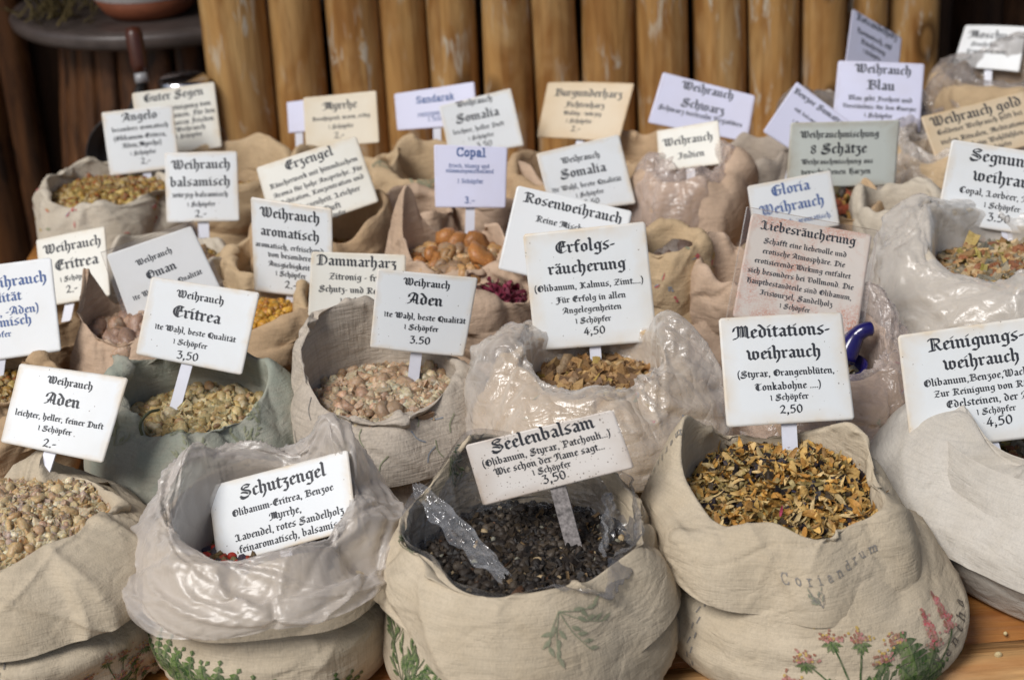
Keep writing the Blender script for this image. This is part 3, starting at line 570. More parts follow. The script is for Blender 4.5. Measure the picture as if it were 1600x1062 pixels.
def sack(px, py, rpx, H, label, colour, fill, fill_label, fill_cat, zfill=None, ro=.72, cuff=.055, body=1.0, bshift=(0, 0), ears=(), dents=(), cuffs=(), squash=(1, 1), shift_rim=(0, 0),
         res=(22, 72), gc=.07, gm=.03, bend=.35, attach=.010, iters=170, plastic=None, seed=1, coarse=False, tint=None, mound=.012, decal=None, pdecal=None, dens=1.0, ups=1, deep=.03, fill_scale=1.0, group='rolled-down cloth sacks on the table', amp=.0035, hem=None, tilt=0.0, nf=17, fa=.0078, fw=.015, liner=None, roll=False):
    rng = np.random.default_rng(seed); top = TABLE+H
    c = at_z(px, py, top); Rr = rpx*pxm(c)
    root = thing('cloth_sack', label, 'sack', (c[0], c[1], TABLE), group)
    mat = cloth_mat(*colour, coarse=coarse, tint=tint) if isinstance(colour, tuple) else _mats[colour]
    # the standing body
    S, T = max(res[0]-4, 12), res[1]; th = np.linspace(0, 2*np.pi, T, endpoint=False)
    Rb = Rr*body*(1+bumps(th, [(d, w, v*.5) for d, w, v in dents]))
    prof = pcurve([(.0, .002), (.55, .002), (.86, .004), (.96, .10), (1.02, .26), (1.0, .42), (.93, .58), (.86, .74), (.78, .88)], S)
    k = np.clip(prof[:, 1], 0, 1)[:, None]; Rb = Rr*(1+(Rb/Rr-1)*np.clip(1.15-k*1.5, 0, 1))
    bx = c[0]+bshift[0]*(1-k**3)+prof[:, :1]*Rb*np.cos(th)*squash[0]; by = c[1]+bshift[1]*(1-k**3)+prof[:, :1]*Rb*np.sin(th)*squash[1]
    B0 = np.stack([bx, by, TABLE+.001+prof[:, 1:]*(H-.006)*np.ones_like(th)], -1)
    B0 = folds(B0, rng, nf, fa*.6, fw, Rr, .35, .95, 1.4, .4); B0 = B0+normals(B0)*(fa*.36*smooth_noise(rng, S, T, 8, 3)*np.clip(k*4, 0, 1))[..., None]
    B = grow(B0, .03, .035, iters//2, attach*1.6, bend, rng, .0022, floor=TABLE+.001) if iters else B0
    for _ in range(ups): B = up2(B)
    B[..., 2] = np.maximum(B[..., 2], TABLE+.001)
    # the turned-down cuff
    S2 = res[0]; He = H+bumps(th, [(d, w, v) for d, w, v in ears]); ce = cuff+bumps(th, list(cuffs)); rf = 1+bumps(th, list(dents))+.028*smooth_noise(rng, 1, T, 1, 8)[0]; He = He+.0035*smooth_noise(rng, 1, T, 1, 9)[0]; ce = ce+.004*smooth_noise(rng, 1, T, 1, 5)[0]
    one = np.ones(T); zr = (He-H)
    ctrl = []
    rolled = ((ro-.05, -deep, 0), (ro, -.018, .15), (ro+.22*(1-ro), -.004, .75), (ro+.5*(1-ro), 0, 1), (ro+.82*(1-ro), -.007, .95), (1.0, -.022, .8), (1.035, -.5, .55), (1.02, -.80, .35), (.96, -1, .25))
    for rr_, dz, lean in rolled if roll else ((ro-.03, -deep, 0), (ro-.012, -.018, .35), (ro-.004, -.004, .9), (ro+.05*(1-ro), 0, 1), (ro+.22*(1-ro), -.0035, .97), (ro+.52*(1-ro), -.013, .85), (ro+.82*(1-ro), -.45, .6), (1.02, -.74, .35), (1.055, -1, .25)):
        dzv = dz*one if dz > -.4 else -ce*abs(dz)
        ctrl.append(np.stack([c[0]+shift_rim[0]*lean+rr_*Rr*rf*np.cos(th)*squash[0], c[1]+shift_rim[1]*lean+rr_*Rr*rf*np.sin(th)*squash[1], top+zr*lean+dzv], -1))
    X0 = pcurve(np.array(ctrl), S2)
    X0 = folds(X0, rng, nf, fa, fw, Rr, .3, 1.0, .9, .6); X0 = folds(X0, rng, nf, fa*.55, fw*.35, Rr, .2, .7, .5, .35)
    X = grow(X0, gc, gm, iters, attach, bend, rng, amp, fix_top=2, floor=TABLE+.004)
    for _ in range(ups): X = up2(X)
    if ups: X = folds(X, rng, 30, .0017, .0030, Rr, .3, 1, 2.0, .4); B = folds(B, rng, 26, .0016, .0030, Rr, .3, .95, 3.0, .3); B[..., 2] = np.maximum(B[..., 2], TABLE+.001)
    shB, shX = Sheet(B), Sheet(X)
    mats = [mat]+[_mats[m] for m in DECALS]
    for sh, fn in ((shB, decal), (shX, pdecal)):
        if fn: fn(sh)
    def build(name, sh, par):
        S_, T_, _ = sh.X.shape; g = grid_faces(S_, T_).tolist(); V = sh.X.reshape(-1, 3)
        if sh.V: V = np.vstack([V, np.array(sh.V)]); g2 = [[i+S_*T_ for i in f] for f in sh.F]
        else: g2 = []
        return obj(name, V, g+g2, mats, par, mi=[0]*len(g)+[m+1 for m in sh.M])
    build('sack_body', shB, root); cu = build('cuff', shX, root)
    if plastic:
        pm, off, pgc, pcuff, pears, pshift = plastic
        Hp = bumps(th, list(pears)); ctrl = []; cp = ce*0+cuff*pcuff if np.ndim(pcuff) == 0 else cuff+bumps(th, list(pcuff))
        for rr_, dz, lean in ((ro-.09, -deep, 0), (ro-.04, -.012, .3), (ro-.01, .004, .85), (ro+.16*(1-ro), .008, 1), (ro+.45*(1-ro)+off*.4, .004, .95), (ro+.80*(1-ro)+off, -.012, .8), (1.015+off*1.6, -.5, .5), (1.05+off*2, -.8, .25), (1.06+off*2, -1, .15)):
            dzv = dz*one if dz > -.4 else -cp*abs(dz)
            ctrl.append(np.stack([c[0]+(shift_rim[0]+pshift[0])*lean+rr_*Rr*rf*np.cos(th)*squash[0], c[1]+(shift_rim[1]+pshift[1])*lean+rr_*Rr*rf*np.sin(th)*squash[1], top+(zr+Hp)*lean+dzv], -1))
        Pp = grow(folds(folds(pcurve(np.array(ctrl), S2+6), rng, nf, fa*.8, .012, Rr, .3, 1, 2.0, .5), rng, nf*4, fa*.5, .0045, Rr, .25, 1, 3.0, .25), pgc, .04, iters//2, .02, .02, rng, .0022, fix_top=1, floor=TABLE+.01)
        for _ in range(ups+1 if res[1] < 100 else ups): Pp = up2(Pp)
        Pp = folds(Pp, rng, 60, .0026, .0028, Rr, .2, 1, 4.0, .32)
        obj('plastic_liner', Pp.reshape(-1, 3), grid_faces(*Pp.shape[:2]), pm, root)
    if liner:
        cl = []
        for rr_, dz, lean in ((ro-.16, -deep-.004, 0), (ro-.09, -deep*.55, .2), (ro-.035, -.012, .5), (ro-.012, -.002, .9), (ro+.012, .004, 1)):
            cl.append(np.stack([c[0]+rr_*Rr*rf*np.cos(th), c[1]+rr_*Rr*rf*np.sin(th), top+zr*lean+dz*one], -1))
        Li = up2(grow(folds(pcurve(np.array(cl), 14), rng, 26, .008, .008, Rr, .2, .9, .8, .6), .12, .05, 100, .015, .06, rng, .003))
        obj('plastic_liner', Li.reshape(-1, 3), grid_faces(*Li.shape[:2]), liner, root)
    if fill:
        zf = top-(.022 if zfill is None else zfill)
        contents(fill, c, Rr*ro*1.0*fill_scale, zf, rng, mound, fill_label, fill_cat, dens, tilt)
    return root, c, Rr
# ---------------------------------------------------------------- the setting
DECALS = ['print_leaf', 'print_leaf_dark', 'print_pink', 'print_brown', 'print_ink', 'print_ink_faint', 'print_red', 'print_ochre', 'print_faint_leaf', 'print_blue']
for _n, _c in zip(DECALS, ((.10, .16, .045), (.045, .085, .03), (.40, .17, .16), (.27, .12, .08), (.06, .05, .045), (.20, .19, .18), (.46, .07, .09), (.44, .30, .08), (.24, .26, .17), (.20, .24, .30))):
    t = NT(_n); k_ = t.math('MULTIPLY', t.ramp(t.noise(t.pos(), 130, 4, .7), [(.45, (0,)*3), (.75, (.32,)*3)]), 1.0)
    wv_ = t.ramp(t.noise(t.pos((1, 1, .1)), 700, 2, .6), [(.45, (0, 0, 0)), (.7, (.28,)*3)])
    _mats[_n] = t.fin(t.mix(wv_, t.mix(k_, _c, (.50, .43, .33)), (.46, .39, .30)), .92, None, .05)
LEAF, LEAFD, PINK, BROWN, INK, INKF, RED, OCH, LEAFF, BLU = range(10)

g = obj('ground', [(-15, -15, 0), (15, -15, 0), (15, 15, 0), (-15, 15, 0)], [(0, 1, 2, 3)], plain_mat('paving', (.24, .22, .20), .85, .2, .3, 3, .3))
tag(g, kind='structure')
# stall table: boards and legs, its front edge turned a little away on one side
TL_ = -1.0
TW = wood_mat('table_wood', (.36, .155, .038), (.25, .09, .02), (.42, .20, .06), 'x', .38, False, .4, knots=False)
e0, e1 = at_z(1420, 1066, TABLE), at_z(1600, 1051, TABLE)
dx = (e1-e0)/np.linalg.norm(e1-e0); dy = np.array([-dx[1], dx[0], 0])
TL_ = float(np.dot(at_z(42, 400, TABLE)-e0, dx))
tab = thing('stall_table', 'orange-brown varnished wooden table that all the sacks stand on', 'table', (e0[0]-.4, e0[1]+.6, 0))
def tbox(u0, u1, v0, v1, z0, z1, bev=.004):
    V, Fc = box((u0, v0, z0), (u1, v1, z1), bev); return e0+V[:, :1]*dx+V[:, 1:2]*dy-np.array([0, 0, e0[2]])+V[:, 2:]*np.array([0, 0, 1.]), Fc
for i in range(8):
    v0 = .045+i*.162; obj('board', *tbox(TL_, 1.25, v0+.0015, v0+.1605, TABLE-.028, TABLE), TW, tab)
obj('front_edging', *tbox(TL_, 1.25, 0, .044, TABLE-.05, TABLE+.002), wood_mat('edge_wood', (.50, .29, .12), (.38, .18, .06), (.58, .38, .2), 'x', .45, False, .35, knots=False), tab)
for u in (TL_+.05, 1.1):
    for v in (.08, 1.2): obj('leg', *tbox(u, u+.07, v, v+.07, .001, TABLE-.029), TW, tab)
# board roof added unseen above the picture, to block overhead sky light
rf_ = thing('shade_roof', 'unseen flat boarded roof added to shade the table from overhead sky', 'roof', (0, 2.1, 2.60))
for i in range(10): obj('shade_roof_board', *box((-2.2, 1.45+i*.17, 2.60), (2.0, 1.45+i*.17+.166, 2.625), .003), plain_mat('roof_wood', (.16, .10, .06), .7, .2, .3, 20), rf_)
# palisade of round poles behind the table
LOG = wood_mat('pole_wood', (.48, .27, .095), (.28, .13, .038), (.62, .42, .19), 'z', .42)
wall = thing('palisade', 'row of varnished round wooden poles standing upright behind the sacks', 'palisade', (at_y(850, 100, 2.36)[0], 2.36, 0))
edges = [319, 423, 511, 597, 674, 753, 831, 907, 995, 1081, 1164, 1248, 1322, 1392, 1478]
rngl = np.random.default_rng(5)
for i, (a, b) in enumerate(zip(edges[:-1], edges[1:])):
    x0, x1 = at_y(a, 100, 2.36)[0], at_y(b, 100, 2.36)[0]; r = (x1-x0)/2*.955; cx = (x0+x1)/2
    n, S = 28, 46; zz = np.linspace(.001, 1.75+.1*rngl.random(), S); th = np.linspace(0, 2*np.pi, n, endpoint=False)
    w = 1+.025*np.sin(zz[:, None]*9+rngl.uniform(0, 6))+.018*np.cos(2*th[None]+zz[:, None]*3+rngl.uniform(0, 6))+.01*np.sin(3*th[None]+rngl.uniform(0, 6))
    oy = rngl.uniform(-.006, .006)+.10*max(0, i-11)*.3
    lx = .004*np.sin(zz*5+rngl.uniform(0, 6))
    V = np.stack([cx+lx[:, None]+r*w*np.cos(th), 2.36+oy+r*w*np.sin(th), np.repeat(zz[:, None], n, 1)], -1).reshape(-1, 3)
    Fc = grid_faces(S, n).tolist()+[list(range((S-1)*n, S*n))]
    obj('pole', V, Fc, LOG, wall, smooth=[True]*(len(Fc)-1)+[False])
# dark boarding further back
DK = wood_mat('dark_boards', (.055, .026, .013), (.022, .010, .006), (.085, .040, .018), 'z', .55, False, .3)
bw = thing('board_wall', 'dark brown wall of upright boards behind the poles', 'wall', (0, 2.62, 0))
for i in range(26):
    x0 = .15+i*.085; obj('board', *box((x0, 2.60+.006*(i % 3), .001), (x0+.081, 2.625+.006*(i % 3), 2.5), .004), DK, bw)
SL = wood_mat('slat_wood', (.115, .044, .015), (.024, .010, .005), (.21, .088, .030), 'z', .5, False, .35)
sw = thing('slat_partition', 'tall partition of reddish brown slats beside the cask table', 'partition', (-1.1, 3.05, 0))
x0 = at_y(52, 100, 3.0)[0]
for i in range(16):
    w_ = .058+.012*((i*7) % 3); x0 -= w_+.008; obj('slat', *box((x0, 3.0+.008*(i % 2), .001), (x0+w_, 3.03+.008*(i % 2), 2.4), .005), SL, sw)
for i in range(1):
    obj('backing', *box((-3.0, 3.06, .001), (.6, 3.08, 2.4), .002), DK, sw)
# cask table with crockery in the corner
ft = at_y(235, 54, 2.52); ct = np.array([ft[0]-.01, 2.52+.275, ft[2]])
cask = thing('cask_table', 'old cask of dark staves with a round light-rimmed top', 'cask table', (ct[0], ct[1], 0))
ns = 26
for i in range(ns):
    a0, a1 = 2*np.pi*i/ns+.014, 2*np.pi*(i+1)/ns-.014; zz = np.linspace(.002, ct[2]-.03, 14); rr = .195+.045*np.sin(np.pi*zz/zz[-1]); aa = np.linspace(a0, a1, 5)
    Vo = np.stack([ct[0]+(rr[:, None]+.004*np.sin(np.pi*(aa-a0)/(a1-a0)))*np.cos(aa), ct[1]+(rr[:, None]+.004*np.sin(np.pi*(aa-a0)/(a1-a0)))*np.sin(aa), np.repeat(zz[:, None], 5, 1)], -1)
    Vi = Vo.copy(); ce_ = np.array([ct[0], ct[1]]); Vi[..., :2] = ce_+(Vo[..., :2]-ce_)*.9
    V = np.concatenate([Vo, Vi[:, ::-1]], 1); obj('stave', V.reshape(-1, 3), grid_faces(14, 10), SL, cask)
obj('tabletop', *lathe([(0, ct[2]-.028), (.262, ct[2]-.028), (.272, ct[2]-.020), (.275, ct[2]-.008), (.270, ct[2]), (.255, ct[2]+.001), (0, ct[2]+.001)], ct[0], ct[1], 64), plain_mat('worn_top', (.12, .095, .085), .35, .5, .4, 30), cask)
pb = at_y(236, 46, 2.66); pz = ct[2]+.002
pot = thing('clay_bowl', 'terracotta bowl with a white glazed rim on the cask table', 'bowl', (pb[0], pb[1]+.01, pz))
obj('bowl_body', *lathe([(0, pz), (.062, pz), (.072, pz+.008), (.088, pz+.034), (.082, pz+.034), (.06, pz+.012), (0, pz+.010)], pb[0], pb[1]+.01), plain_mat('terracotta', (.27, .085, .04), .6, .3, .2, 60), pot)
obj('glazed_rim', *lathe([(.0885, pz+.0345), (.094, pz+.050), (.097, pz+.075), (.092, pz+.075), (.085, pz+.036)], pb[0], pb[1]+.01), plain_mat('white_glaze', (.55, .52, .50), .25, .5, .15, 60), pot)
# a small bunch of dried stalks lying on the cask table
rb = np.random.default_rng(3); parts = []
hb = at_y(85, 12, 2.66)
for k in range(44):
    p = np.array([hb[0]+rb.normal(0, .035), hb[1]+rb.normal(0, .03), pz+.006]); q = p+np.array([rb.normal(0, .03), rb.normal(0, .02), rb.uniform(.005, .05)])
    d = np.array([.0022, 0, 0]); parts.append((np.array([p-d, p+d, q+d, q-d, p-d+(0, .003, 0), p+d+(0, .003, 0), q+d+(0, .003, 0), q-d+(0, .003, 0)]), [[0, 1, 2, 3], [7, 6, 5, 4], [0, 3, 7, 4], [1, 5, 6, 2]]))
V, Fc = merge(parts); tag(obj('dried_herb_bunch', V, Fc, plain_mat('dry_herb', (.16, .12, .05), .8, .2, .6, 200), loc=hb), 'small bunch of dried greenish stalks on the cask table', 'dried herbs')
# iron pan standing on edge, wooden handle up
hp0, hp1 = at_y(222, 128, 2.28), at_y(207, 42, 2.30); pc = at_y(206, 240, 2.26)
pan = thing('iron_pan', 'black iron pan propped upright with a dark wooden handle', 'pan', (pc[0], pc[1], TABLE))
iron = plain_mat('black_iron', (.012, .011, .011), .45, .5, .2, 60)
V, Fc = lathe([(0, 0), (.050, 0), (.060, .026), (.058, .026), (.048, .003), (0, .003)], 0, 0, 40)
M = Matrix.Rotation(R(78), 4, 'X'); V = np.array([(M @ Vector(v))[:] for v in V])+pc
obj('pan_body', V, Fc, iron, pan)
def tube(pts, rad, n=14):
    P = np.array(pts, float); rad = np.broadcast_to(rad, len(P)); out = []
    for i, p in enumerate(P):
        d = P[min(i+1, len(P)-1)]-P[max(i-1, 0)]; d /= np.linalg.norm(d); a = np.cross(d, (0, 1, .13)); a /= np.linalg.norm(a); b = np.cross(d, a)
        t = np.linspace(0, 2*np.pi, n, endpoint=False)[:, None]; out.append(p+rad[i]*(a*np.cos(t)+b*np.sin(t)))
    V = np.vstack(out); return V, grid_faces(len(P), n).tolist()+[list(range(n))[::-1], list(range((len(P)-1)*n, len(P)*n))]
neck = pc+np.array([.006, 0, .055])
obj('pan_neck', *tube([neck, (neck+hp0)/2, hp0], [.007, .006, .006]), iron, pan)
dh = hp1-hp0
obj('ferrule', *tube([hp0-dh*.02, hp0+dh*.16], [.0095, .0095]), plain_mat('steel', (.35, .35, .36), .3, .6, .2, 60), pan)
obj('handle', *tube([hp0+dh*t for t in (.165, .3, .6, .85, .97, 1.0)], [.0095, .012, .0125, .0125, .010, .003]), plain_mat('handle_wood', (.075, .022, .012), .35, .5, .4, 60), pan)
cu_ = at_y(288, 140, 2.30); cz = cu_[2]-.0
cup = thing('clay_jar', 'small brown clay jar with a shiny metal lid beside the poles', 'jar', (cu_[0], cu_[1], TABLE))
obj('jar_body', *lathe([(0, TABLE+.002), (.03, TABLE+.002), (.040, TABLE+.04), (.036, cz+.005), (0, cz+.005)], cu_[0], cu_[1]), plain_mat('brown_clay', (.17, .07, .03), .5, .4, .3, 60), cup)
obj('lid', *lathe([(.0, cz+.0055), (.037, cz+.0055), (.037, cz+.014), (.03, cz+.02), (0, cz+.022)], cu_[0], cu_[1]), plain_mat('bright_steel', (.62, .63, .66), .18, .8, .1, 60), cup)
_mats['bright_steel'].node_tree.nodes['Principled BSDF'].inputs['Metallic'].default_value = 1
# ---------------------------------------------------------------- the sacks
CREAM = ('cloth_cream', (.55, .468, .350)); PALE = ('cloth_pale', (.56, .50, .41)); TAN = ('cloth_tan', (.52, .37, .23)); ROSY = ('cloth_rosy', (.56, .415, .305))
GREEN = ('cloth_green', (.40, .39, .325)); LINEN = ('cloth_linen', (.53, .465, .39)); WHITE = ('cloth_white', (.58, .545, .49)); SAND = ('cloth_sand', (.54, .405, .255)); DUST = ('cloth_dust', (.42, .36, .30))
PLA, PLG, PLW, PLB = plastic_mat('plastic_clear', (.78, .72, .65), 0.26, .7, .26), plastic_mat('plastic_grey', (.66, .60, .545), 0.36, .24, .42), plastic_mat('plastic_white', (.80, .765, .72), 0.30, .40, .33), plastic_mat('plastic_pink', (.78, .66, .60), 0.18, .7, .26)
PLD = plastic_mat('plastic_thin', (.20, .20, .21), .22, .8)
PLF = plastic_mat('plastic_film', (.70, .72, .76), .05, .9, .08)
PLS = plastic_mat('plastic_smoke', (.42, .38, .36), .24)
FRONT = dict(res=(34, 180), ups=1, iters=240); MID = dict(res=(26, 130), iters=180); BACK = dict(res=(18, 64), iters=130, deep=.06, roll=True, fa=.0066)
rp = random.Random(11)
def thistles(sh, x0=0., s=1.0):
    for x, h in ((-.03, .028), (-.012, .042), (.006, .040), (.018, .025), (-.04, .012), (.030, .034)):
        stem(sh, [(x0, 0), (x0+x*s*.5, h*s*.5), (x0+x*s, h*s)], .0012*s, LEAFD)
        for k in range(38): blob(sh, x0+x*s+rp.gauss(0, .0042*s), h*s+abs(rp.gauss(.002, .003))*s, .0010*s, rp.choice((PINK, BROWN, BROWN, OCH)), rng=rp)
        for a in (60, 120, 90, 20, 160): leaf(sh, x0+x*s, h*s-.001, .007*s, .003*s, a-180, LEAF, LEAFD)
    for a in (-20, 200, 30, 150): leaf(sh, x0, .008*s, .020*s, .006*s, a, LEAF, LEAFD)
def mint(sh, x0=0., y0=0., s=1.0):
    for a, L in ((100, .040), (158, .040), (182, .034), (25, .026), (-12, .028), (208, .036), (60, .030), (128, .026)): leaf(sh, x0, y0, L*s, L*.5*s, a, LEAF, LEAFD)
    for x, y, n in ((.014, .022, 110), (.030, .026, 130)):
        stem(sh, [(x0, y0), (x0+x*s*.6, y0+y*.5*s), (x0+x*s, y0+y*s)], .0014*s, LEAFD)
        for k in range(n):
            t = k/n; blob(sh, x0+x*s+rp.gauss(0, .0030)*(1.15-t)*s, y0+(y+t*.024)*s, .0011*s, rp.choice((PINK, PINK, BROWN, PINK, BROWN, RED)), n=5, rng=rp)
def spray(sh, s=1.0, n=8, cols=(LEAF, LEAFD)):
    for k in range(n):
        a = rp.uniform(20, 160); L = rp.uniform(.02, .045)*s; e = (L*math.cos(R(a)), L*math.sin(R(a))); stem(sh, [(0, 0), (e[0]*.5+.002, e[1]*.5), e], .0008*s, cols[1])
        for t in (.4, .6, .8, 1): leaf(sh, e[0]*t, e[1]*t, .010*s, .004*s, a+rp.uniform(-60, 60), cols[0], cols[1])
def specks(sh, n, cols, size=.004, lo=.35, hi=.95):
    for k in range(n):
        sh.frame(rp.uniform(180, 360), rp.uniform(lo, hi), 1, rp.uniform(0, 360))
        if rp.random() < .5: leaf(sh, 0, 0, size*2.4, size, 0, rp.choice(cols), rp.choice(cols))
        else:
            c_ = rp.choice(cols)
            for j in range(4): blob(sh, rp.gauss(0, size*.5), rp.gauss(0, size*.5), size*.45, c_, rng=rp)
def stitches(sh, deg, n, m=INK):
    for k in range(n):
        sh.frame(deg, .16+.72*k/n); sh.poly([(-.0006, -.0028), (.0006, -.0028), (.0012+.0004, .0028), (.0002, .0028)], m); 
        sh.frame(deg+2.2, .16+.72*(k+.5)/n); sh.poly([(-.0006, -.0028), (.0006, -.0028), (.0012+.0004, .0028), (.0002, .0028)], m)

def dec_a(sh):
    stitches(sh, 268, 9, INKF)
    for deg, fr in ((312, .36), (318, .22)): sh.frame(deg, fr); thistles(sh, 0, .85)
def dec_b(sh):
    sh.frame(282, .47, 1, 6); print_word(sh, 'Apium', .011, INK, 5)
    for deg, fr in ((222, .47), (236, .43), (251, .42), (266, .36), (300, .28)):
        sh.frame(deg, fr)
        for a in (60, 85, 110, 140, 40): leaf(sh, 0, 0, .040, .013, a, LEAF, LEAFD)
    sh.frame(212, .5); print_word(sh, '1es', .008, INK, 5)
def dec_c(sh):
    for deg, fr in ((214, .52), (228, .38)): sh.frame(deg, fr); spray(sh, 1.1, 10)
    sh.frame(236, .34); print_word(sh, 'oc', .010, INK, 6)
    sh.frame(248, .28); spray(sh, 1.0, 12); sh.frame(200, .62); spray(sh, .9, 6)
def dec_c2(sh):
    sh.frame(283, .62, 1, 200); spray(sh, .9, 5, (LEAFF, LEAFF)); sh.frame(128, .5, 1, 40); spray(sh, .7, 8, (LEAFF, LEAFD)); sh.frame(190, .4); spray(sh, .8, 7, (LEAFF, LEAFD))
def dec_d(sh):
    sh.frame(279, .36); thistles(sh, -.006, 1.2); sh.frame(301, .36); mint(sh, 0, 0, 1.25)
    sh.frame(321, .52, 1, 30); print_word(sh, 'Mentha', .0095, INK, 5); stitches(sh, 212, 10, INKF)
    sh.frame(322, .3); leaf(sh, 0, 0, .03, .012, 70, OCH, LEAFD)
def dec_d2(sh):
    sh.frame(285, .72, 1, 10); print_word(sh, 'Coriandrum', .0070, INKF, 6); sh.frame(276, .88); spray(sh, .35, 6, (LEAFF, INKF))
    sh.frame(168, .62, 1, -78); print_word(sh, 'amerlinus', .006, INKF, 5)
def dec_lin(sh):
    for k in range(14): sh.frame(rp.uniform(215, 330), rp.uniform(.5, .9), 1, rp.uniform(0, 180)); stem(sh, [(0, 0), (.008, .002), (.017, -.001)], .0011, rp.choice((INKF, LEAFF, BLU)))
def dec_flor(sh): specks(sh, 26, (RED, RED, BLU, LEAFF, OCH), .0036, .4, .95)
def dec_flor2(sh): specks(sh, 14, (OCH, LEAFF, RED, BLU), .0034, .3, .9)
def dec_grn(sh):
    for k in range(7): sh.frame(rp.uniform(200, 340), rp.uniform(.4, .9)); spray(sh, .6, 5, (LEAFF, LEAFF))

# --- first row along the table's edge
sack(20, 800, 222, .130, 'cream cloth sack of pale amber resin at the corner, printed with a thistle low down', CREAM, 'resin', 'pale amber and pink resin pebbles in the cream corner sack', 'resin', ro=.66, cuff=.056, seed=1, decal=dec_a, body=1.02, bshift=(.012, 0), mound=.016,
     ears=[(40, 22, .002), (90, 40, -.014), (270, 30, -.004)], dents=[(300, 14, -.05), (335, 12, .03)], gc=.075, tilt=.12, dens=1.3, **FRONT)
sack(410, 806, 202, .125, 'printed cloth sack hidden under a wide grey plastic liner, holding red berries', CREAM, 'berries', 'red berries and dark spice grains in the plastic-lined sack', 'spice mix', ro=.70, cuff=.045, seed=2, decal=dec_b, body=.98, mound=.004, zfill=.050, deep=.064,
     ears=[(135, 26, .012), (50, 24, .014), (95, 30, .004)], plastic=(PLG, .058, .06, [(d, 34, -.012) for d in (285, 330)], [(140, 14, .022), (42, 12, .024), (95, 20, .004)], (0, 0)), **FRONT)
sack(816, 824, 228, .128, 'open printed sack of black herb crumbs with a torn plastic strip inside', CREAM, 'dark', 'black crumbled herb mix with golden flecks', 'herb mix', ro=.79, cuff=.064, seed=3, decal=dec_c, pdecal=dec_c2, body=1.02, mound=.004, zfill=.030, deep=.05, liner=PLD, nf=11,
     ears=[(118, 20, .034), (65, 26, .022), (200, 30, .004), (280, 30, -.004)], dents=[(215, 12, -.05), (318, 12, -.06), (240, 10, .03)], cuffs=[(290, 40, .008), (200, 26, -.022), (345, 20, -.012)], gc=.085, bend=.30, **FRONT)
sack(1222, 752, 208, .130, 'bulging cream sack of orange flower petals, printed with mint and thistles', CREAM, 'petals', 'orange dried petals and black buds heaped in the front sack', 'dried petals', ro=.745, cuff=.054, seed=41, nf=13, fa=.0068, decal=dec_d, pdecal=dec_d2, body=1.20, bshift=(.022, -.006), mound=.016, tilt=.10, zfill=.016,
     ears=[(152, 15, .040), (30, 18, .022), (178, 20, .012), (300, 26, -.004)], dents=[(255, 10, -.05), (322, 10, .03), (10, 14, -.08), (345, 12, -.05)], cuffs=[(300, 30, .006), (200, 24, -.012)], gc=.085, bend=.30, dens=1.5, **FRONT)
sack(1684, 622, 292, .145, 'whitish beige sack with a long thick roll of cloth down its side', WHITE, 'herbs', 'pale chopped herbs in the whitish beige sack', 'herb mix', ro=.56, cuff=.085, seed=56, body=.95, bshift=(.02, -.01), mound=.0, zfill=.075, deep=.085,
     ears=[(180, 14, .002), (222, 34, -.022), (270, 40, -.012), (90, 30, -.01)], dents=[(175, 14, .05), (215, 14, -.03)], cuffs=[(180, 24, -.015)], gc=.06, nf=9, fa=.005, **FRONT)
# --- second row
sack(300, 628, 168, .122, 'greenish cloth sack with its back flap standing and rim tied with thread', GREEN, 'resin_pale', 'pale yellow resin lumps in the greenish sack', 'resin', ro=.66, cuff=.055, seed=6, tint=(.29, .32, .265), pdecal=dec_grn, zfill=.02, mound=.008,
     ears=[(168, 22, .022), (95, 40, .026), (20, 24, .016)], gc=.09, dents=[(255, 12, .04), (20, 18, .08)], **MID)
sack(597, 590, 160, .128, 'oatmeal linen sack of rose-tinted resin lumps with faint print', LINEN, 'resin_rose', 'rose-tinted resin lumps in the linen sack', 'resin', ro=.74, cuff=.062, seed=7, coarse=True, fill_scale=.93, pdecal=dec_lin, zfill=.02, mound=.006, squash=(1, .92),
     ears=[(150, 18, .048), (108, 20, .048), (185, 20, .018), (280, 30, -.006)], gc=.065, **MID)
sack(925, 572, 196, .135, 'tan sack wrapped in crinkled clear plastic, full of bark chips', SAND, 'bark', 'brown bark chips in the crinkled clear plastic', 'bark chips', ro=.56, cuff=.065, seed=8, zfill=.022, mound=.006, pdecal=dec_flor2,
     ears=[(170, 20, .018), (10, 20, .020), (90, 40, .010)], plastic=(PLA, .016, .06, .95, [(178, 16, .014), (4, 16, .018)], (0, 0)), gc=.07, **MID)
sack(1290, 560, 150, .125, 'rosy sack in pinkish clear plastic holding a blue scoop', ROSY, 'herbs', 'brown crumbs beside the blue scoop', 'herb mix', ro=.62, cuff=.06, seed=9, pdecal=dec_flor2, zfill=.03, ears=[(40, 25, .03), (140, 25, .02)],
     plastic=(PLB, .018, .06, 1.0, [(30, 20, .02)], (0, 0)), **MID)
sack(1592, 400, 214, .150, 'wide pale sack under glossy milky plastic, full of chopped leaves', PALE, 'herbs', 'chopped green leaves and wood chips in the glossy plastic', 'herb mix', ro=.66, cuff=.085, seed=10, zfill=.022, mound=.010, dens=1.3,
     ears=[(160, 24, .020), (120, 24, .02), (250, 30, -.004)], plastic=(PLW, .018, .06, 1.0, [(255, 7, .020), (160, 20, .008)], (0, 0)), gc=.06, **MID)
sack(-25, 590, 120, .118, 'tan sack of orange resin behind the corner sack, half out of view', TAN, 'mixed_resin', 'orange-yellow resin in the tan sack cut by the picture edge', 'resin', cuff=.05, seed=12, **MID)
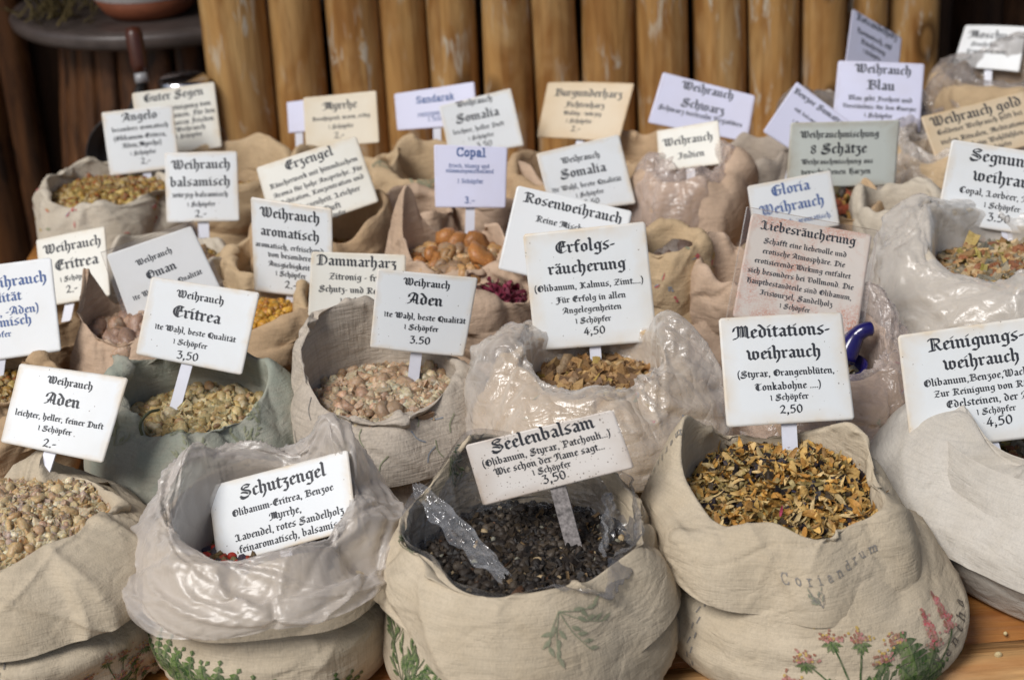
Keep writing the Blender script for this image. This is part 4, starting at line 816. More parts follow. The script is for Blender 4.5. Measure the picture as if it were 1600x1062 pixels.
# --- third row
sack(82, 480, 78, .115, 'small tan sack of cream grains behind the blue-lettered card', TAN, 'resin_pale', 'cream resin grains in the small tan sack', 'resin', cuff=.05, zfill=.045, seed=13, **BACK)
sack(205, 505, 104, .130, 'tan sack of large brown resin lumps with two tall pointed ears of cloth', ROSY, 'resin_large', 'large brown resin lumps behind the laminated card', 'resin', ro=.70, cuff=.06, seed=14, zfill=.02, ears=[(150, 14, .052), (200, 22, .022), (60, 20, .02)], gc=.08, **MID)
sack(412, 478, 92, .118, 'tan sack of bright yellow grains', TAN, 'yellow', 'bright yellow resin grains', 'resin', ro=.72, cuff=.05, seed=15, zfill=.016, ears=[(20, 24, .02)], **BACK)
sack(548, 470, 88, .118, 'tan sack behind the linen one, its card hiding the opening', SAND, 'mixed_resin', 'amber resin behind the linen sack', 'resin', cuff=.05, zfill=.045, seed=16, ears=[(160, 24, .02)], **BACK)
sack(712, 392, 112, .128, 'beige sack of orange copal lumps with a red-printed pointed ear', ROSY, 'copal', 'large orange resin lumps in the red-printed beige sack', 'resin', ro=.66, cuff=.055, seed=17, pdecal=dec_flor, zfill=.012, mound=.008, ears=[(150, 13, .055), (182, 16, .024), (30, 20, .02), (270, 30, -.004)], dents=[(165, 16, .12)], gc=.08, **MID)
sack(762, 455, 82, .115, 'rosy sack of dark red rose petals', ROSY, 'rose', 'dark red dried rose petals', 'dried petals', ro=.74, cuff=.05, seed=18, zfill=.014, **BACK)
sack(1042, 372, 72, .150, 'small tightly rolled sack of grey balls, printed with red spots', SAND, 'balls', 'grey-brown balls in the small tightly rolled sack', 'resin balls', ro=.56, cuff=.065, seed=19, pdecal=dec_flor2, zfill=.026, mound=.002, gc=.06, roll=True, fa=.004, deep=.05, res=(22, 80), iters=160)
sack(1148, 420, 70, .125, 'slim beige sack squeezed behind the pink-blotched laminated card', ROSY, 'mixed_resin', 'amber grains in the slim beige sack', 'resin', ro=.62, cuff=.06, zfill=.045, seed=20, ears=[(120, 30, .03), (200, 20, .01)], **BACK)
sack(1245, 385, 92, .118, 'beige sack with the blue-lettered aged card at the back of the pinkish plastic', SAND, 'mixed_resin', 'amber crumbs behind the pink-blotched card', 'resin', cuff=.05, zfill=.045, seed=21, **BACK)
# --- fourth row
sack(165, 292, 112, .130, 'whitish sack sprinkled with red and blue flower print, full of amber grains', PALE, 'mixed_resin', 'amber and red resin grains in the flower-sprinkled sack', 'resin', ro=.80, cuff=.058, seed=22, pdecal=dec_flor, decal=dec_flor, zfill=.012, mound=.010, ears=[(120, 30, .012), (185, 20, .008)], res=(22, 80), iters=160)
sack(262, 400, 98, .112, 'pale sack of yellow grains under the square aged card', PALE, 'mixed_resin', 'yellow grains in the pale sack below the flower-sprinkled one', 'resin', ro=.78, cuff=.05, seed=23, zfill=.012, ears=[(150, 20, .016)], **BACK)
sack(365, 262, 96, .128, 'sand-coloured sack leaning on the poles behind the square aged card', SAND, 'mixed_resin', 'amber grains in the sand-coloured sack by the poles', 'resin', ro=.74, cuff=.06, zfill=.045, seed=24, ears=[(60, 20, .024), (120, 30, .012)], **BACK)
sack(500, 352, 110, .128, 'peach-beige sack holding the large tilted card with long text', TAN, 'mixed_resin', 'amber crumbs below the large tilted card', 'resin', ro=.74, cuff=.06, zfill=.045, seed=25, ears=[(30, 24, .022), (350, 20, .016), (160, 26, .012)], **BACK)
sack(420, 405, 70, .11, 'dun sack between the square aged card and the tilted card', SAND, 'yellow', 'yellow grains in the dun sack', 'resin', cuff=.05, zfill=.045, seed=38, ears=[(110, 24, .02)], **BACK)
sack(540, 262, 94, .130, 'brown-yellow sack by the poles with the small yellowed card', SAND, 'resin_large', 'dark brown resin in the brown-yellow sack', 'resin', ro=.72, cuff=.06, zfill=.045, seed=26, ears=[(150, 20, .02), (10, 20, .026)], **BACK)
sack(665, 258, 90, .130, 'sand sack with a green printed spot by the poles', SAND, 'mixed_resin', 'dark amber crumbs in the green-spotted sack', 'resin', ro=.70, cuff=.06, zfill=.045, seed=27, pdecal=dec_grn, ears=[(120, 30, .018)], **BACK)
sack(655, 322, 62, .125, 'small rosy sack behind the violet-cast white card', ROSY, 'mixed_resin', 'amber crumbs in the small rosy sack', 'resin', ro=.66, cuff=.06, zfill=.045, seed=39, ears=[(140, 24, .012)], **BACK)
sack(775, 292, 84, .128, 'beige sack behind the violet-cast white card, hidden below its rim', ROSY, 'mixed_resin', 'amber crumbs behind the violet-cast white card', 'resin', ro=.70, cuff=.06, zfill=.045, seed=28, ears=[(60, 24, .016)], **BACK)
sack(880, 268, 90, .132, 'rumpled tan sack by the poles holding the sand-coloured card', TAN, 'mixed_resin', 'amber grains below the sand-coloured card', 'resin', ro=.70, cuff=.065, zfill=.045, seed=29, ears=[(40, 16, .022), (150, 22, .02), (80, 20, .01)], gc=.09, **BACK)
sack(905, 352, 78, .12, 'tan sack hidden behind the card lettered over the large yellowed one', TAN, 'mixed_resin', 'amber crumbs behind the large yellowed card', 'resin', cuff=.05, zfill=.045, seed=40, **BACK)
sack(1075, 262, 92, .150, 'plump rosy sack with a shiny plastic skin and a torn-cornered card', ROSY, 'mixed_resin', 'amber crumbs in the plump rosy sack', 'resin', ro=.56, cuff=.09, zfill=.045, seed=30, ears=[(20, 20, .020), (90, 30, -.004), (160, 24, .006)], plastic=(PLB, .018, .06, 1.0, [(200, 30, .006)], (0, 0)), **BACK)
sack(985, 232, 70, .132, 'crumpled tan sack between the plump rosy one and the poles', TAN, 'mixed_resin', 'amber crumbs in the crumpled tan sack', 'resin', ro=.7, cuff=.06, zfill=.045, seed=41, ears=[(30, 16, .016), (110, 20, .012)], gc=.10, **BACK)
sack(1165, 232, 76, .130, 'dusty grey-brown sack below the violet-cast card', DUST, 'mixed_resin', 'dark crumbs in the dusty sack', 'resin', ro=.7, cuff=.06, zfill=.045, seed=31, **BACK)
sack(1292, 312, 90, .125, 'orange-tan sack of red and black spice bits behind the greenish-white card', TAN, 'spice', 'red and black spice bits below the greenish-white card', 'spice mix', ro=.78, cuff=.05, seed=32, zfill=.010, mound=.012, ears=[(20, 22, .01)], **BACK)
sack(1400, 318, 70, .135, 'pale rolled sack between the spice sack and the milky plastic', PALE, 'herbs', 'chopped leaves in the pale rolled sack', 'herb mix', ro=.6, cuff=.07, zfill=.045, seed=33, ears=[(150, 20, .018), (40, 22, .018)], **BACK)
sack(1470, 232, 84, .135, 'sand sack with the slanted sand-coloured card, its rim bulging', SAND, 'mixed_resin', 'amber crumbs below the slanted sand-coloured card', 'resin', ro=.62, cuff=.07, zfill=.045, seed=34, ears=[(160, 20, .012)], plastic=(PLA, .02, .10, .8, [(200, 20, .004)], (0, 0)), **BACK)
sack(1335, 178, 122, .145, 'sack in smoky plastic by the poles behind the two violet-cast cards', DUST, 'mixed_resin', 'dark crumbs in the smoky plastic', 'resin', ro=.7, cuff=.09, zfill=.045, seed=35, ears=[(170, 30, .01), (20, 30, .012)], plastic=(PLS, .02, .07, 1.0, [(160, 24, .012), (30, 24, .012)], (0, 0)), **BACK)
sack(1560, 118, 105, .150, 'sack wrapped in shiny smoky plastic in the dark corner', SAND, 'mixed_resin', 'dark crumbs in the shiny plastic in the corner', 'resin', ro=.66, cuff=.08, zfill=.045, seed=36, ears=[(150, 26, .01)], plastic=(PLS, .03, .08, 1.0, [(60, 20, .03), (20, 20, .03), (200, 26, .01)], (0, 0)), **BACK)
sack(1600, 262, 80, .125, 'beige sack at the far side behind the slanted sand-coloured card', ROSY, 'herbs', 'chopped leaves behind the slanted card', 'herb mix', ro=.7, cuff=.06, zfill=.045, seed=37, **BACK)
# ---------------------------------------------------------------- the price cards
INKS = {'black': plain_mat('ink_black', (.034, .038, .047), .5, .3, .3, 300), 'blue': plain_mat('ink_blue', (.09, .15, .34), .5, .3, .3, 300), 'grey': plain_mat('ink_grey', (.06, .065, .07), .5, .3, .3, 300)}
STK = plain_mat('stake_white', (.66, .67, .74), .35, .4, .10, 30)
CARD = {'white': card_mat('card_white', (.69, .715, .73), edge_w=.07, specks=.7), 'aged': card_mat('card_aged', (.675, .70, .71), edge_w=.14, specks=.8), 'cream': card_mat('card_cream', (.68, .62, .50), edge_w=.18, specks=.4),
        'tan': card_mat('card_tan', (.60, .50, .36), (.48, .30, .13), .22, .4), 'speck': card_mat('card_speck', (.68, .645, .61), (.34, .24, .16), .17, 1.7, None, 430), 'violet': card_mat('card_violet_cast', (.66, .67, .83), (.55, .52, .62), .04, .15),  # violet style: lavender cast of the shade put into the paper colour
        'mint': card_mat('card_mint', (.58, .62, .58), (.34, .26, .16), .12, .5), 'blot': card_mat('card_blot', (.70, .65, .60), (.60, .45, .36), .05, .2, (.58, .22, .13)), 'paper': card_mat('card_paper', (.77, .79, .80), (.70, .70, .68), .03, .1),
        'ivory': card_mat('card_ivory', (.70, .69, .63), (.55, .42, .26), .10, .6)}
SLEEVE = plastic_mat('sleeve', (.80, .80, .82), .0, .12)
def fit_plane(cs, A):
    best = None; rs = [ray(*c) for c in cs]; A = np.array(A)-EYE
    for yw in range(-44, 45, 4):
        for tl in range(-4, 53, 4):
            y, t = R(yw), R(tl); n = np.array([math.sin(y)*math.cos(t), -math.cos(y)*math.cos(t), math.sin(t)])
            P = [d*(A@n)/(d@n) for d in rs]; E = [P[1]-P[0], P[2]-P[1], P[3]-P[2], P[0]-P[3]]; l = [np.linalg.norm(e) for e in E]
            cost = sum(((E[i]@E[(i+1) % 4])/(l[i]*l[(i+1) % 4]))**2 for i in range(4))+math.log(l[0]/l[2])**2+math.log(l[1]/l[3])**2+.012*((yw/25)**2+((tl-22)/16)**2)
            if best is None or cost < best[0]: best = (cost, n, [EYE+p for p in P])
    return best[1], best[2]
rs_ = np.random.default_rng(77)
def sign(cs, stake, lines, style, label, ink='black', hz=.112, sleeve=0, sw=.0105, group='lettered price cards stuck in the sacks', sans=False, stick=True, smat=None):
    A = at_z(stake[0], stake[1], TABLE+hz); n, P = fit_plane(cs, A); P = [np.array(p) for p in P]
    ctr = sum(P)/4; eu = (P[1]-P[0])+(P[2]-P[3]); eu /= np.linalg.norm(eu); ev = np.cross(n, eu)
    W = (np.linalg.norm(P[1]-P[0])+np.linalg.norm(P[2]-P[3]))/2; Hh = (np.linalg.norm(P[0]-P[3])+np.linalg.norm(P[1]-P[2]))/2
    root = thing('price_card', label, 'price card', A, group)
    bow = rs_.uniform(-.02, .03)*W; tw = rs_.uniform(-.006, .006)*W
    def bend(u, v): return bow*(4*u*(1-u)-.5)+tw*(u-.5)*(v-.5)*4
    us = np.array([0, .02, .12, .3, .5, .7, .88, .98, 1]); vs = np.array([0, .025, .2, .5, .8, .975, 1]); V, UV = [], []
    for side in (0, 1):
        for v in vs:
            for u in us:
                uu, vv = u, v
                if u in (0, 1) and v in (0, 1): uu, vv = u+(.009 if u == 0 else -.009), v+(.010 if v == 0 else -.010)
                p = (P[3]*(1-uu)+P[2]*uu)*(1-vv)+(P[0]*(1-uu)+P[1]*uu)*vv
                V.append(p+n*(bend(uu, vv)-.0009*side)); UV.append((uu, vv))
    nu, nv = len(us), len(vs); g_ = grid_faces(nv, nu, False); Fc = g_.tolist()+(g_[:, ::-1]+nu*nv).tolist(); b = nu*nv
    ring = list(range(nu))+[i*nu+nu-1 for i in range(1, nv)]+[(nv-1)*nu+j for j in range(nu-2, -1, -1)]+[i*nu for i in range(nv-2, 0, -1)]
    for a, c in zip(ring, ring[1:]+ring[:1]): Fc.append([a+b, c+b, c, a])
    mi = [0]*len(Fc); sm = [True]*(2*len(g_))+[False]*len(ring)
    k = 0
    for ln in lines:
        t, px, py, w = ln[:4]; d = ray(px, py); q = EYE+d*(((ctr-EYE)@n)/(d@n))
        pe = q+eu*.001; proj = lambda p: np.array([((p-EYE)@_r)/((p-EYE)@_f), ((p-EYE)@_u)/((p-EYE)@_f)])*F_PX
        Ww = .965*w*.001/np.linalg.norm(proj(pe)-proj(q))
        pol, tw_ = (type_polys(t, 1.25 if len(ln) > 4 else .95, .4) if sans else text_polys(t)); s = Ww/tw_
        for po in pol:
            b0 = len(V)
            for x, y in po*s:
                pt = q+eu*x+ev*y; u_ = ((pt-ctr)@eu)/W+.5; v_ = ((pt-ctr)@ev)/Hh+.5
                V.append(pt+n*(bend(u_, v_)+.00022+.000004*(k % 40))); UV.append((u_, v_))
            k += 1; Fc.append(list(range(b0, b0+len(po)))); mi.append(1); sm.append(False)
    obj('card', np.array(V), Fc, [CARD[style], INKS[ink]], root, smooth=sm, mi=mi, uv=np.array(UV))
    if sleeve:
        V = []; off = np.array([(-1, 1), (1, 1), (1, -1), (-1, -1)])*sleeve
        for sd in (.0026, -.0034):
            for p, (a, c) in zip(P, off): V.append(p+eu*a+ev*c+n*sd)
        obj('clear_sleeve', np.array(V), [(3, 2, 1, 0), (4, 5, 6, 7), (0, 1, 5, 4), (1, 2, 6, 5), (2, 3, 7, 6), (3, 0, 4, 7)], SLEEVE, root, smooth=False)
    if stick:
        bk = n*(.0026+abs(bow)*.62+abs(tw)); m = (P[2]+P[3])/2; d = np.array([stake[0], stake[1]]); B = A-np.array([0, 0, .045])
        top = m+ev*Hh*.35-bk; m2 = m-bk
        prj = A-bk; ax = m2-prj; ax /= np.linalg.norm(ax); foot = prj-ax*.04
        sd = np.cross(ax, n); sd /= np.linalg.norm(sd); nn = np.cross(sd, ax); V = []
        for p in (foot, top):
            for a, c in ((-1, -1), (1, -1), (1, 1), (-1, 1)): V.append(p+sd*a*sw/2+nn*c*.0011)
        obj('stake', np.array(V), [(0, 1, 5, 4), (1, 2, 6, 5), (2, 3, 7, 6), (3, 0, 4, 7), (3, 2, 1, 0), (4, 5, 6, 7)], smat or STK, root, smooth=False)
    return root
W_ = 'Weihrauch'
sign([(30, 567), (200, 590), (160, 723), (0, 690)], (60, 762), [(W_, 110, 600, 75), ('Aden', 98, 628, 58), ('leichter, heller, feiner Duft', 92, 656, 145), ('1 Schöpfer', 86, 673, 55), ('2.-', 78, 694, 22)], 'white', 'clean white card priced 2.- standing in the cream corner sack', hz=.118)
sign([(237, 432), (406, 457), (378, 586), (212, 553)], (272, 645), [(W_, 313, 466, 78), ('Eritrea', 307, 494, 80), ('1te Wahl, beste Qualität', 305, 521, 133), ('1 Schöpfer', 297, 538, 56), ('3,50', 293, 557, 36)], 'white', 'clean white card priced 3,50 on a tall stake in the greenish sack', hz=.11)
sign([(-88, 424), (80, 402), (96, 548), (-72, 572)], (2, 600), [(W_, 20, 441, 112), ('1te Qualität', -18, 470, 108), ('(Eritrea, -Aden)', 0, 490, 128), ('balsamisch', 2, 506, 100), ('1 Schöpfer', -12, 526, 62)], 'paper', 'white card with blue lettering cut off by the picture edge', ink='blue', hz=.105)
sign([(56, 375), (163, 353), (172, 462), (66, 480)], (112, 490), [(W_, 113, 385, 95), ('Eritrea', 120, 412, 72), ('1 Schöpfer', 118, 434, 50), ('2.-', 113, 452, 20)], 'ivory', 'small ivory card partly covered by the blue-lettered card', hz=.10)
sign([(166, 398), (299, 353), (352, 465), (213, 528)], (262, 520), [(W_, 241, 402, 62), ('Oman', 252, 424, 52), ('1te Wahl, beste Qualität', 262, 446, 120), ('1 Schöpfer', 270, 470, 56)], 'paper', 'tilted white card in a clear laminate sleeve', sleeve=.0042, hz=.115)
sign([(391, 308), (518, 326), (520, 468), (397, 455)], (455, 480), [(W_, 453, 338, 98), ('aromatisch', 453, 367, 97), ('aromatisch, erfrischend', 452, 388, 112), ('von besonderer', 455, 402, 75), ('Ausgiebigkeit', 452, 416, 68), ('1 Schöpfer', 455, 430, 50), ('2.-', 455, 446, 20)], 'white', 'white card priced 2.- above the bright yellow grains', hz=.105)
sign([(487, 393), (634, 398), (634, 508), (481, 498)], (555, 515), [('Dammarharz', 557, 411, 130), ('Zitronig - frisch', 563, 435, 102), ('Schutz- und Reinigung', 565, 455, 140), ('1 Schöpfer', 560, 472, 60)], 'ivory', 'ivory card tucked behind the pointed rim of the linen sack', hz=.105)
sign([(590, 420), (747, 434), (725, 558), (578, 543)], (645, 605), [(W_, 667, 444, 76), ('Aden', 664, 470, 58), ('1te Wahl, beste Qualität', 664, 497, 133), ('1 Schöpfer', 658, 513, 56), ('3.50', 656, 532, 34)], 'white', 'white card priced 3.50 in the linen sack of rose-tinted lumps', hz=.112)
sign([(817, 366), (1008, 346), (1027, 533), (836, 548)], (933, 575), [('Erfolgs-', 914, 386, 98), ('räucherung', 917, 418, 126), ('(Olibanum, Kalmus, Zimt....)', 920, 446, 178), ('Für Erfolg in allen', 923, 466, 114), ('Angelegenheiten', 925, 483, 96), ('1 Schöpfer', 927, 500, 58), ('4,50', 929, 517, 36)], 'aged', 'large square card with yellowed edges priced 4,50 in the crinkled plastic', hz=.116)
sign([(1123, 497), (1316, 487), (1336, 655), (1136, 667)], (1238, 708), [('Meditations-', 1221, 519, 158), (W_.lower(), 1225, 553, 120), ('(Styrax, Orangenblüten,', 1228, 583, 158), ('Tonkabohne ....)', 1231, 604, 108), ('1 Schöpfer', 1233, 621, 62), ('2,50', 1236, 640, 38)], 'aged', 'large card priced 2,50 standing in the orange petals', hz=.128, sw=.0125)
sign([(727, 695), (957, 640), (991, 730), (755, 790)], (900, 868), [('Seelenbalsam', 847, 681, 173), ('(Olibanum, Styrax, Patchouli...)', 853, 702, 214), ('Wie schon der Name sagt...', 858, 718, 184), ('1 Schöpfer', 862, 732, 64), ('3,50', 866, 746, 40)], 'speck', 'wide card peppered with dark specks above the black herb crumbs', hz=.098, sw=.0125, smat=plain_mat('stake_worn', (.34, .31, .30), .6, .3, .75, 260))
sign([(325, 760), (543, 702), (558, 825), (340, 885)], (450, 900), [('Schutzengel', 441, 754, 145), ('Olibanum-Eritrea, Benzoe', 441, 783, 170), ('Myrrhe,', 446, 802, 54), ('Lavendel, rotes Sandelholz', 452, 820, 182), ('feinaromatisch, balsamisch', 457, 838, 180)], 'white', 'wide tilted card sunk in the grey plastic-lined sack', hz=.075)
sign([(1402, 524), (1632, 492), (1660, 678), (1424, 706)], (1545, 700), [('Reinigungs-', 1525, 533, 158), (W_.lower(), 1534, 564, 124), ('Olibanum,Benzoe,Wachholder', 1546, 588, 216), ('Zur Reinigung von Räumen', 1550, 606, 190), ('Edelsteinen, der Aura', 1555, 624, 160), ('1 Schöpfer', 1557, 641, 64), ('4,50', 1562, 658, 44)], 'aged', 'large white card priced 4,50 half covered by a roll of whitish cloth', hz=.105)
sign([(1174, 333), (1362, 367), (1338, 528), (1144, 495)], (1246, 572), [('Liebesräucherung', 1263, 366, 156), ('Schafft eine liebevolle und', 1258, 388, 137), ('erotische Atmosphäre. Die', 1256, 404, 136), ('erotisierende Wirkung entfaltet', 1254, 420, 158), ('sich besonders bei Vollmond. Die', 1251, 436, 174), ('Hauptbestandteile sind Olibanum,', 1248, 452, 174), ('Iriswurzel, Sandelholz', 1244, 467, 120), ('1 Schöpfer', 1242, 482, 50)], 'blot', 'pink-blotched card in a clear sleeve with long text', sleeve=.0050, hz=.118)
sign([(1487, 218), (1672, 246), (1648, 374), (1462, 345)], (1562, 374), [('Segnungs-', 1575, 252, 126), (W_.lower(), 1577, 284, 118), ('Copal, Lorbeer, Myrrhe', 1570, 308, 150), ('1 Schöpfer', 1566, 325, 60), ('3.50', 1561, 342, 38)], 'white', 'clean card priced 3.50 standing in the chopped green leaves', hz=.138)
sign([(808, 290), (988, 330), (958, 462), (778, 420)], (868, 470), [('Rosenweihrauch', 895, 327, 164), ('Reine Mischung', 884, 353, 100), ('mit Rosen', 872, 374, 60)], 'paper', 'bright white card leaning behind the large square yellowed card', hz=.105)
sign([(678, 226), (793, 230), (790, 325), (680, 324)], (734, 370), [('Copal', 736, 240, 48, 1), ('frisch, blumig und', 733, 260, 66), ('stimmungsaufhellend', 734, 268, 78), ('1 Schöpfer', 735, 284, 42), ('3.-', 734, 314, 17)], 'violet', 'violet-cast white card with plain blue lettering on a stake in orange lumps', ink='blue', hz=.12, sans=True)
sign([(400, 262), (556, 212), (592, 315), (430, 372)], (510, 385), [('Erzengel', 483, 250, 82), ('Räucherwerk mit himmlischem', 490, 271, 150), ('Aroma für hohe Ansprüche. Für', 497, 285, 152), ('Meditation, Konzentration und', 502, 298, 145), ('Gelassenheit. Leichter', 510, 312, 116), ('Duft', 520, 325, 28), ('1 Schöpfer', 520, 338, 46)], 'ivory', 'large tilted ivory card with long text', hz=.112)
sign([(257, 239), (370, 236), (374, 345), (260, 348)], (318, 378), [(W_, 314, 259, 96), ('balsamisch', 313, 286, 98), ('würzig-balsamisch', 313, 305, 90), ('1 Schöpfer', 315, 320, 46), ('2.-', 314, 335, 20)], 'white', 'square white card priced 2.- above a white stake and yellow grains', hz=.098, sw=.013)
sign([(158, 176), (270, 164), (281, 262), (172, 275)], (230, 285), [('Angelo', 218, 183, 58), ('besonders aromatisch', 219, 200, 92), ('(Olibanum-Eritrea,', 219, 214, 86), ('Aden,Myrrhe)', 222, 226, 64), ('1 Schöpfer', 224, 239, 42), ('2.-', 228, 252, 17)], 'white', 'white card standing in the flower-sprinkled sack', hz=.12)
sign([(206, 146), (335, 128), (347, 230), (220, 247)], (285, 262), [('Guter Segen', 271, 150, 98), ('Reinigung von', 295, 166, 72), ('Räumen. Für den', 297, 178, 82), ('inneren Frieden', 298, 190, 76), ('Weihrauch', 298, 201, 48), ('1 Schöpfer', 296, 212, 42)], 'ivory', 'ivory card behind the card in the flower-sprinkled sack', hz=.118)
sign([(474, 153), (588, 142), (593, 223), (478, 232)], (536, 250), [('Myrrhe', 531, 166, 56), ('Beruhigend, warm, erdig', 533, 184, 94), ('1 Schöpfer', 533, 198, 40), ('2.-', 530, 212, 17)], 'cream', 'small yellowed card in front of the poles with a violet-cast scrap behind it', hz=.118)
sign([(448, 160), (480, 156), (484, 205), (451, 208)], (468, 230), [], 'violet', 'violet-cast blank scrap of card peeping out behind the small yellowed card', hz=.12)
sign([(616, 147), (741, 128), (747, 194), (621, 204)], (684, 240), [('Sandarak', 680, 155, 62, 1), ('reinigend, befreit', 690, 176, 78), ('1 Schöpfer', 690, 185, 44)], 'violet', 'violet-cast white card with pale blue heading right in front of the poles', ink='blue', hz=.118, sans=True)
sign([(686, 166), (798, 138), (819, 228), (703, 245)], (762, 262), [(W_, 741, 160, 60), ('Somalia', 746, 182, 72), ('leichter, heller Duft', 748, 201, 84), ('1 Schöpfer', 752, 214, 42), ('3.50', 757, 226, 26)], 'white', 'tilted white card above the violet-cast white plain-lettered one', hz=.118)
sign([(855, 128), (991, 130), (966, 222), (838, 214)], (900, 240), [('Burgunderharz', 919, 148, 110), ('Fichtenharz', 914, 166, 64), ('Waldig - würzig', 910, 179, 62), ('1 Schöpfer', 905, 191, 42), ('2.-', 900, 203, 16)], 'tan', 'sand-coloured yellowed card leaning at the poles', hz=.12, ink='grey')
sign([(838, 240), (967, 210), (994, 318), (862, 335)], (926, 345), [(W_, 907, 248, 64), ('Somalia', 911, 269, 76), ('1te Wahl, beste Qualität', 917, 289, 114), ('1 Schöpfer', 922, 303, 46), ('3.50', 925, 316, 26)], 'white', 'tilted white card behind the bright leaning one', hz=.108)
sign([(1026, 205), (1122, 188), (1129, 256), (1030, 268)], (1080, 280), [(W_, 1075, 220, 82), ('Indien', 1080, 243, 44)], 'ivory', 'small ivory card sunk in the plump rosy sack', hz=.132)
sign([(1036, 113), (1180, 150), (1168, 222), (1012, 192)], (1090, 232), [(W_, 1106, 143, 86), ('Schwarz', 1098, 168, 72), ('Schwarz vertreibt Negatives', 1094, 182, 140)], 'violet', 'wide violet-cast card before the poles above the plump rosy sack', hz=.118)
sign([(1245, 128), (1328, 190), (1280, 262), (1192, 206)], (1232, 262), [('Benzoe Sumatra', 1279, 168, 96), ('süß, balsamisch', 1262, 184, 52), ('1 Schöpfer', 1252, 198, 34)], 'violet', 'violet-cast card tilted on its corner with a dark edge', hz=.118)
sign([(1310, 95), (1445, 100), (1437, 208), (1300, 198)], (1368, 220), [(W_, 1380, 111, 92), ('Blau', 1376, 136, 46), ('Blau gibt Freiheit und', 1375, 156, 104), ('Verständnis für den Energie', 1374, 169, 120), ('1 Schöpfer', 1372, 182, 46)], 'violet', 'upright square violet-cast card in the smoky plastic sack', hz=.125)
sign([(1236, 192), (1407, 188), (1399, 290), (1229, 293)], (1315, 310), [('Weihrauchmischung', 1312, 211, 128), ('8 Schätze', 1310, 234, 92), ('Weihrauchmischung aus', 1308, 253, 116), ('verschiedenen Harzen', 1306, 269, 112)], 'mint', 'greenish-white card with browned rim above the red and black spice', hz=.116)
sign([(1438, 183), (1600, 143), (1628, 222), (1466, 262)], (1545, 262), [('Weihrauch gold', 1525, 177, 150), ('Goldener Weihrauch hilft bei', 1531, 193, 142), ('vielen Ritualen, Meditationen', 1540, 207, 148), ('und beim Wohlfühlen', 1550, 219, 106), ('1 Schöpfer', 1560, 229, 46)], 'tan', 'slanted sand-coloured card behind the card in the chopped leaves', hz=.122)
sign([(1333, 14), (1409, 60), (1400, 150), (1319, 112)], (1362, 150), [('Rotsandelholz', 1370, 44, 74), ('Harmonisch, süß', 1366, 62, 64), ('Räucherung', 1364, 75, 44), ('1 Schöpfer', 1362, 87, 32)], 'violet', 'narrow violet-cast card rising above the upright square violet-cast card', hz=.13)
sign([(1508, 39), (1604, 42), (1592, 112), (1488, 104)], (1540, 122), [('Moschus', 1548, 57, 72), ('Sinnlicher', 1538, 71, 44), ('Traum und mehr', 1542, 82, 66)], 'paper', 'bluish white card in the dark corner half behind plastic', hz=.135)
sign([(1168, 291), (1298, 266), (1313, 352), (1180, 378)], (1246, 390), [('Gloria', 1235, 296, 64), (W_, 1238, 323, 106), ('kirchlich, aromatisch.', 1250, 345, 106)], 'white', 'aged white card with blue lettering behind the pink-blotched one', ink='blue', hz=.105)
# ---------------------------------------------------------------- small things
# blue scoop in the pinkish plastic
q0, q1, q2 = at_z(1318, 560, TABLE+.125), at_z(1335, 528, TABLE+.142), at_z(1364, 513, TABLE+.150)
scp = thing('scoop', 'glossy dark blue scoop with its handle out of the pinkish plastic', 'scoop', q0)
bluem = plain_mat('blue_enamel', (.014, .011, .10), .14, .6, .2, 30)
obj('handle', *tube(smooth_path([q0, q1, (q1+q2)/2+np.array([0, 0, .003]), q2], 6), np.r_[np.linspace(.012, .0075, 9), np.linspace(.0075, .0066, 9), .0045][:19]), bluem, scp)
V, Fc = lathe([(0, -.03), (.018, -.028), (.028, -.012), (.030, .004), (.028, .004), (.025, -.012), (0, -.026)], 0, 0, 28); obj('bowl', V+(q0+np.array([-.008, .0, -.008])), Fc, bluem, scp)
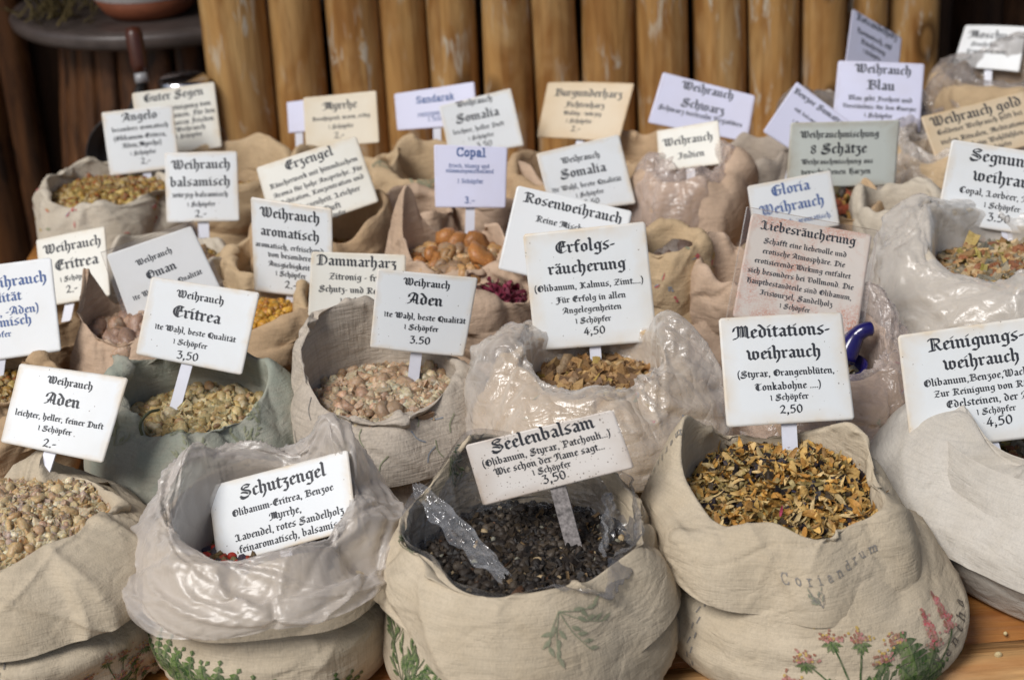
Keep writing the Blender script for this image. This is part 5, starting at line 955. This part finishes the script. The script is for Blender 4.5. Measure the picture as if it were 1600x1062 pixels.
# torn plastic strip hanging over the black herbs
def strip(name, pts, w, mat, label, cat, nrm=(0, -.5, .85)):
    P = smooth_path([np.array(p) for p in pts], 10); T = np.gradient(P, axis=0); T /= np.linalg.norm(T, axis=1, keepdims=True); s = np.cross(T, np.array(nrm)); s /= np.linalg.norm(s, axis=1, keepdims=True); n = np.cross(s, T)
    v = np.linspace(-1, 1, 9); i = np.arange(len(P)); tp = (np.sin(np.pi*np.clip(i/(len(P)-1)*.94+.03, 0, 1))**.4*(1+.18*np.sin(i*.9)))[:, None, None]; X = P[:, None]+s[:, None]*(v[None, :, None]*w/2*tp)+n[:, None]*(.0024*np.cos(v*9+i[:, None]*.22)+.0022*np.sin(i[:, None]*.9+v*3))[..., None]
    o = obj(name, X.reshape(-1, 3), grid_faces(len(P), 9, False), mat, loc=P[0]); return tag(o, label, cat)
strip('plastic_strip', [at_z(650, 756, TABLE+.140), at_z(692, 806, TABLE+.130), at_z(742, 858, TABLE+.124), at_z(790, 900, TABLE+.126)], .019, PLF, 'crumpled strip of clear plastic lying across the black herb crumbs', 'plastic strip')
strip('plastic_strip', [at_z(952, 770, TABLE+.130), at_z(950, 820, TABLE+.112), at_z(942, 880, TABLE+.098)], .013, PLF, 'narrow plastic fold standing beside the stake in the black herbs', 'plastic strip', (.8, -.5, .2))
# thread tied round the greenish rim
pts = [at_z(226, 690, TABLE+.112), at_z(219, 664, TABLE+.130), at_z(232, 645, TABLE+.132), at_z(248, 640, TABLE+.122)]
tag(obj('tie_thread', *tube(smooth_path(pts, 6), .0014, 8), plain_mat('thread_green', (.16, .17, .10), .9, .1, .4, 300), loc=pts[0]), 'frayed green thread knotted round the greenish rim', 'thread')
# spilled crumbs on the table
rc = np.random.default_rng(9); ico_v, ico_f = ico(); parts = []; pos = [(1470, 1010), (1400, 1028), (1560, 1015), (1502, 990), (228, 1040), (238, 1052), (220, 1036), (1490, 1000), (1080, 1010), (1575, 990), (244, 1030), (1040, 1035), (1300, 1055)]
for px, py in pos:
    c_ = at_z(px+rc.normal(0, 5), py+rc.normal(0, 3), TABLE+.003); parts.append((ico_v*rc.uniform(.0014, .003)*rc.uniform(.6, 1.2, 3)+c_, ico_f))
V, Fc = merge(parts); tag(obj('spilled_crumbs', V, Fc, plain_mat('crumb', (.55, .44, .24), .7, .2, .4, 200), smooth=False, loc=at_z(1470, 1010, TABLE)), 'pale crumbs spilled on the bare table between the sacks', 'crumbs', kind='stuff')
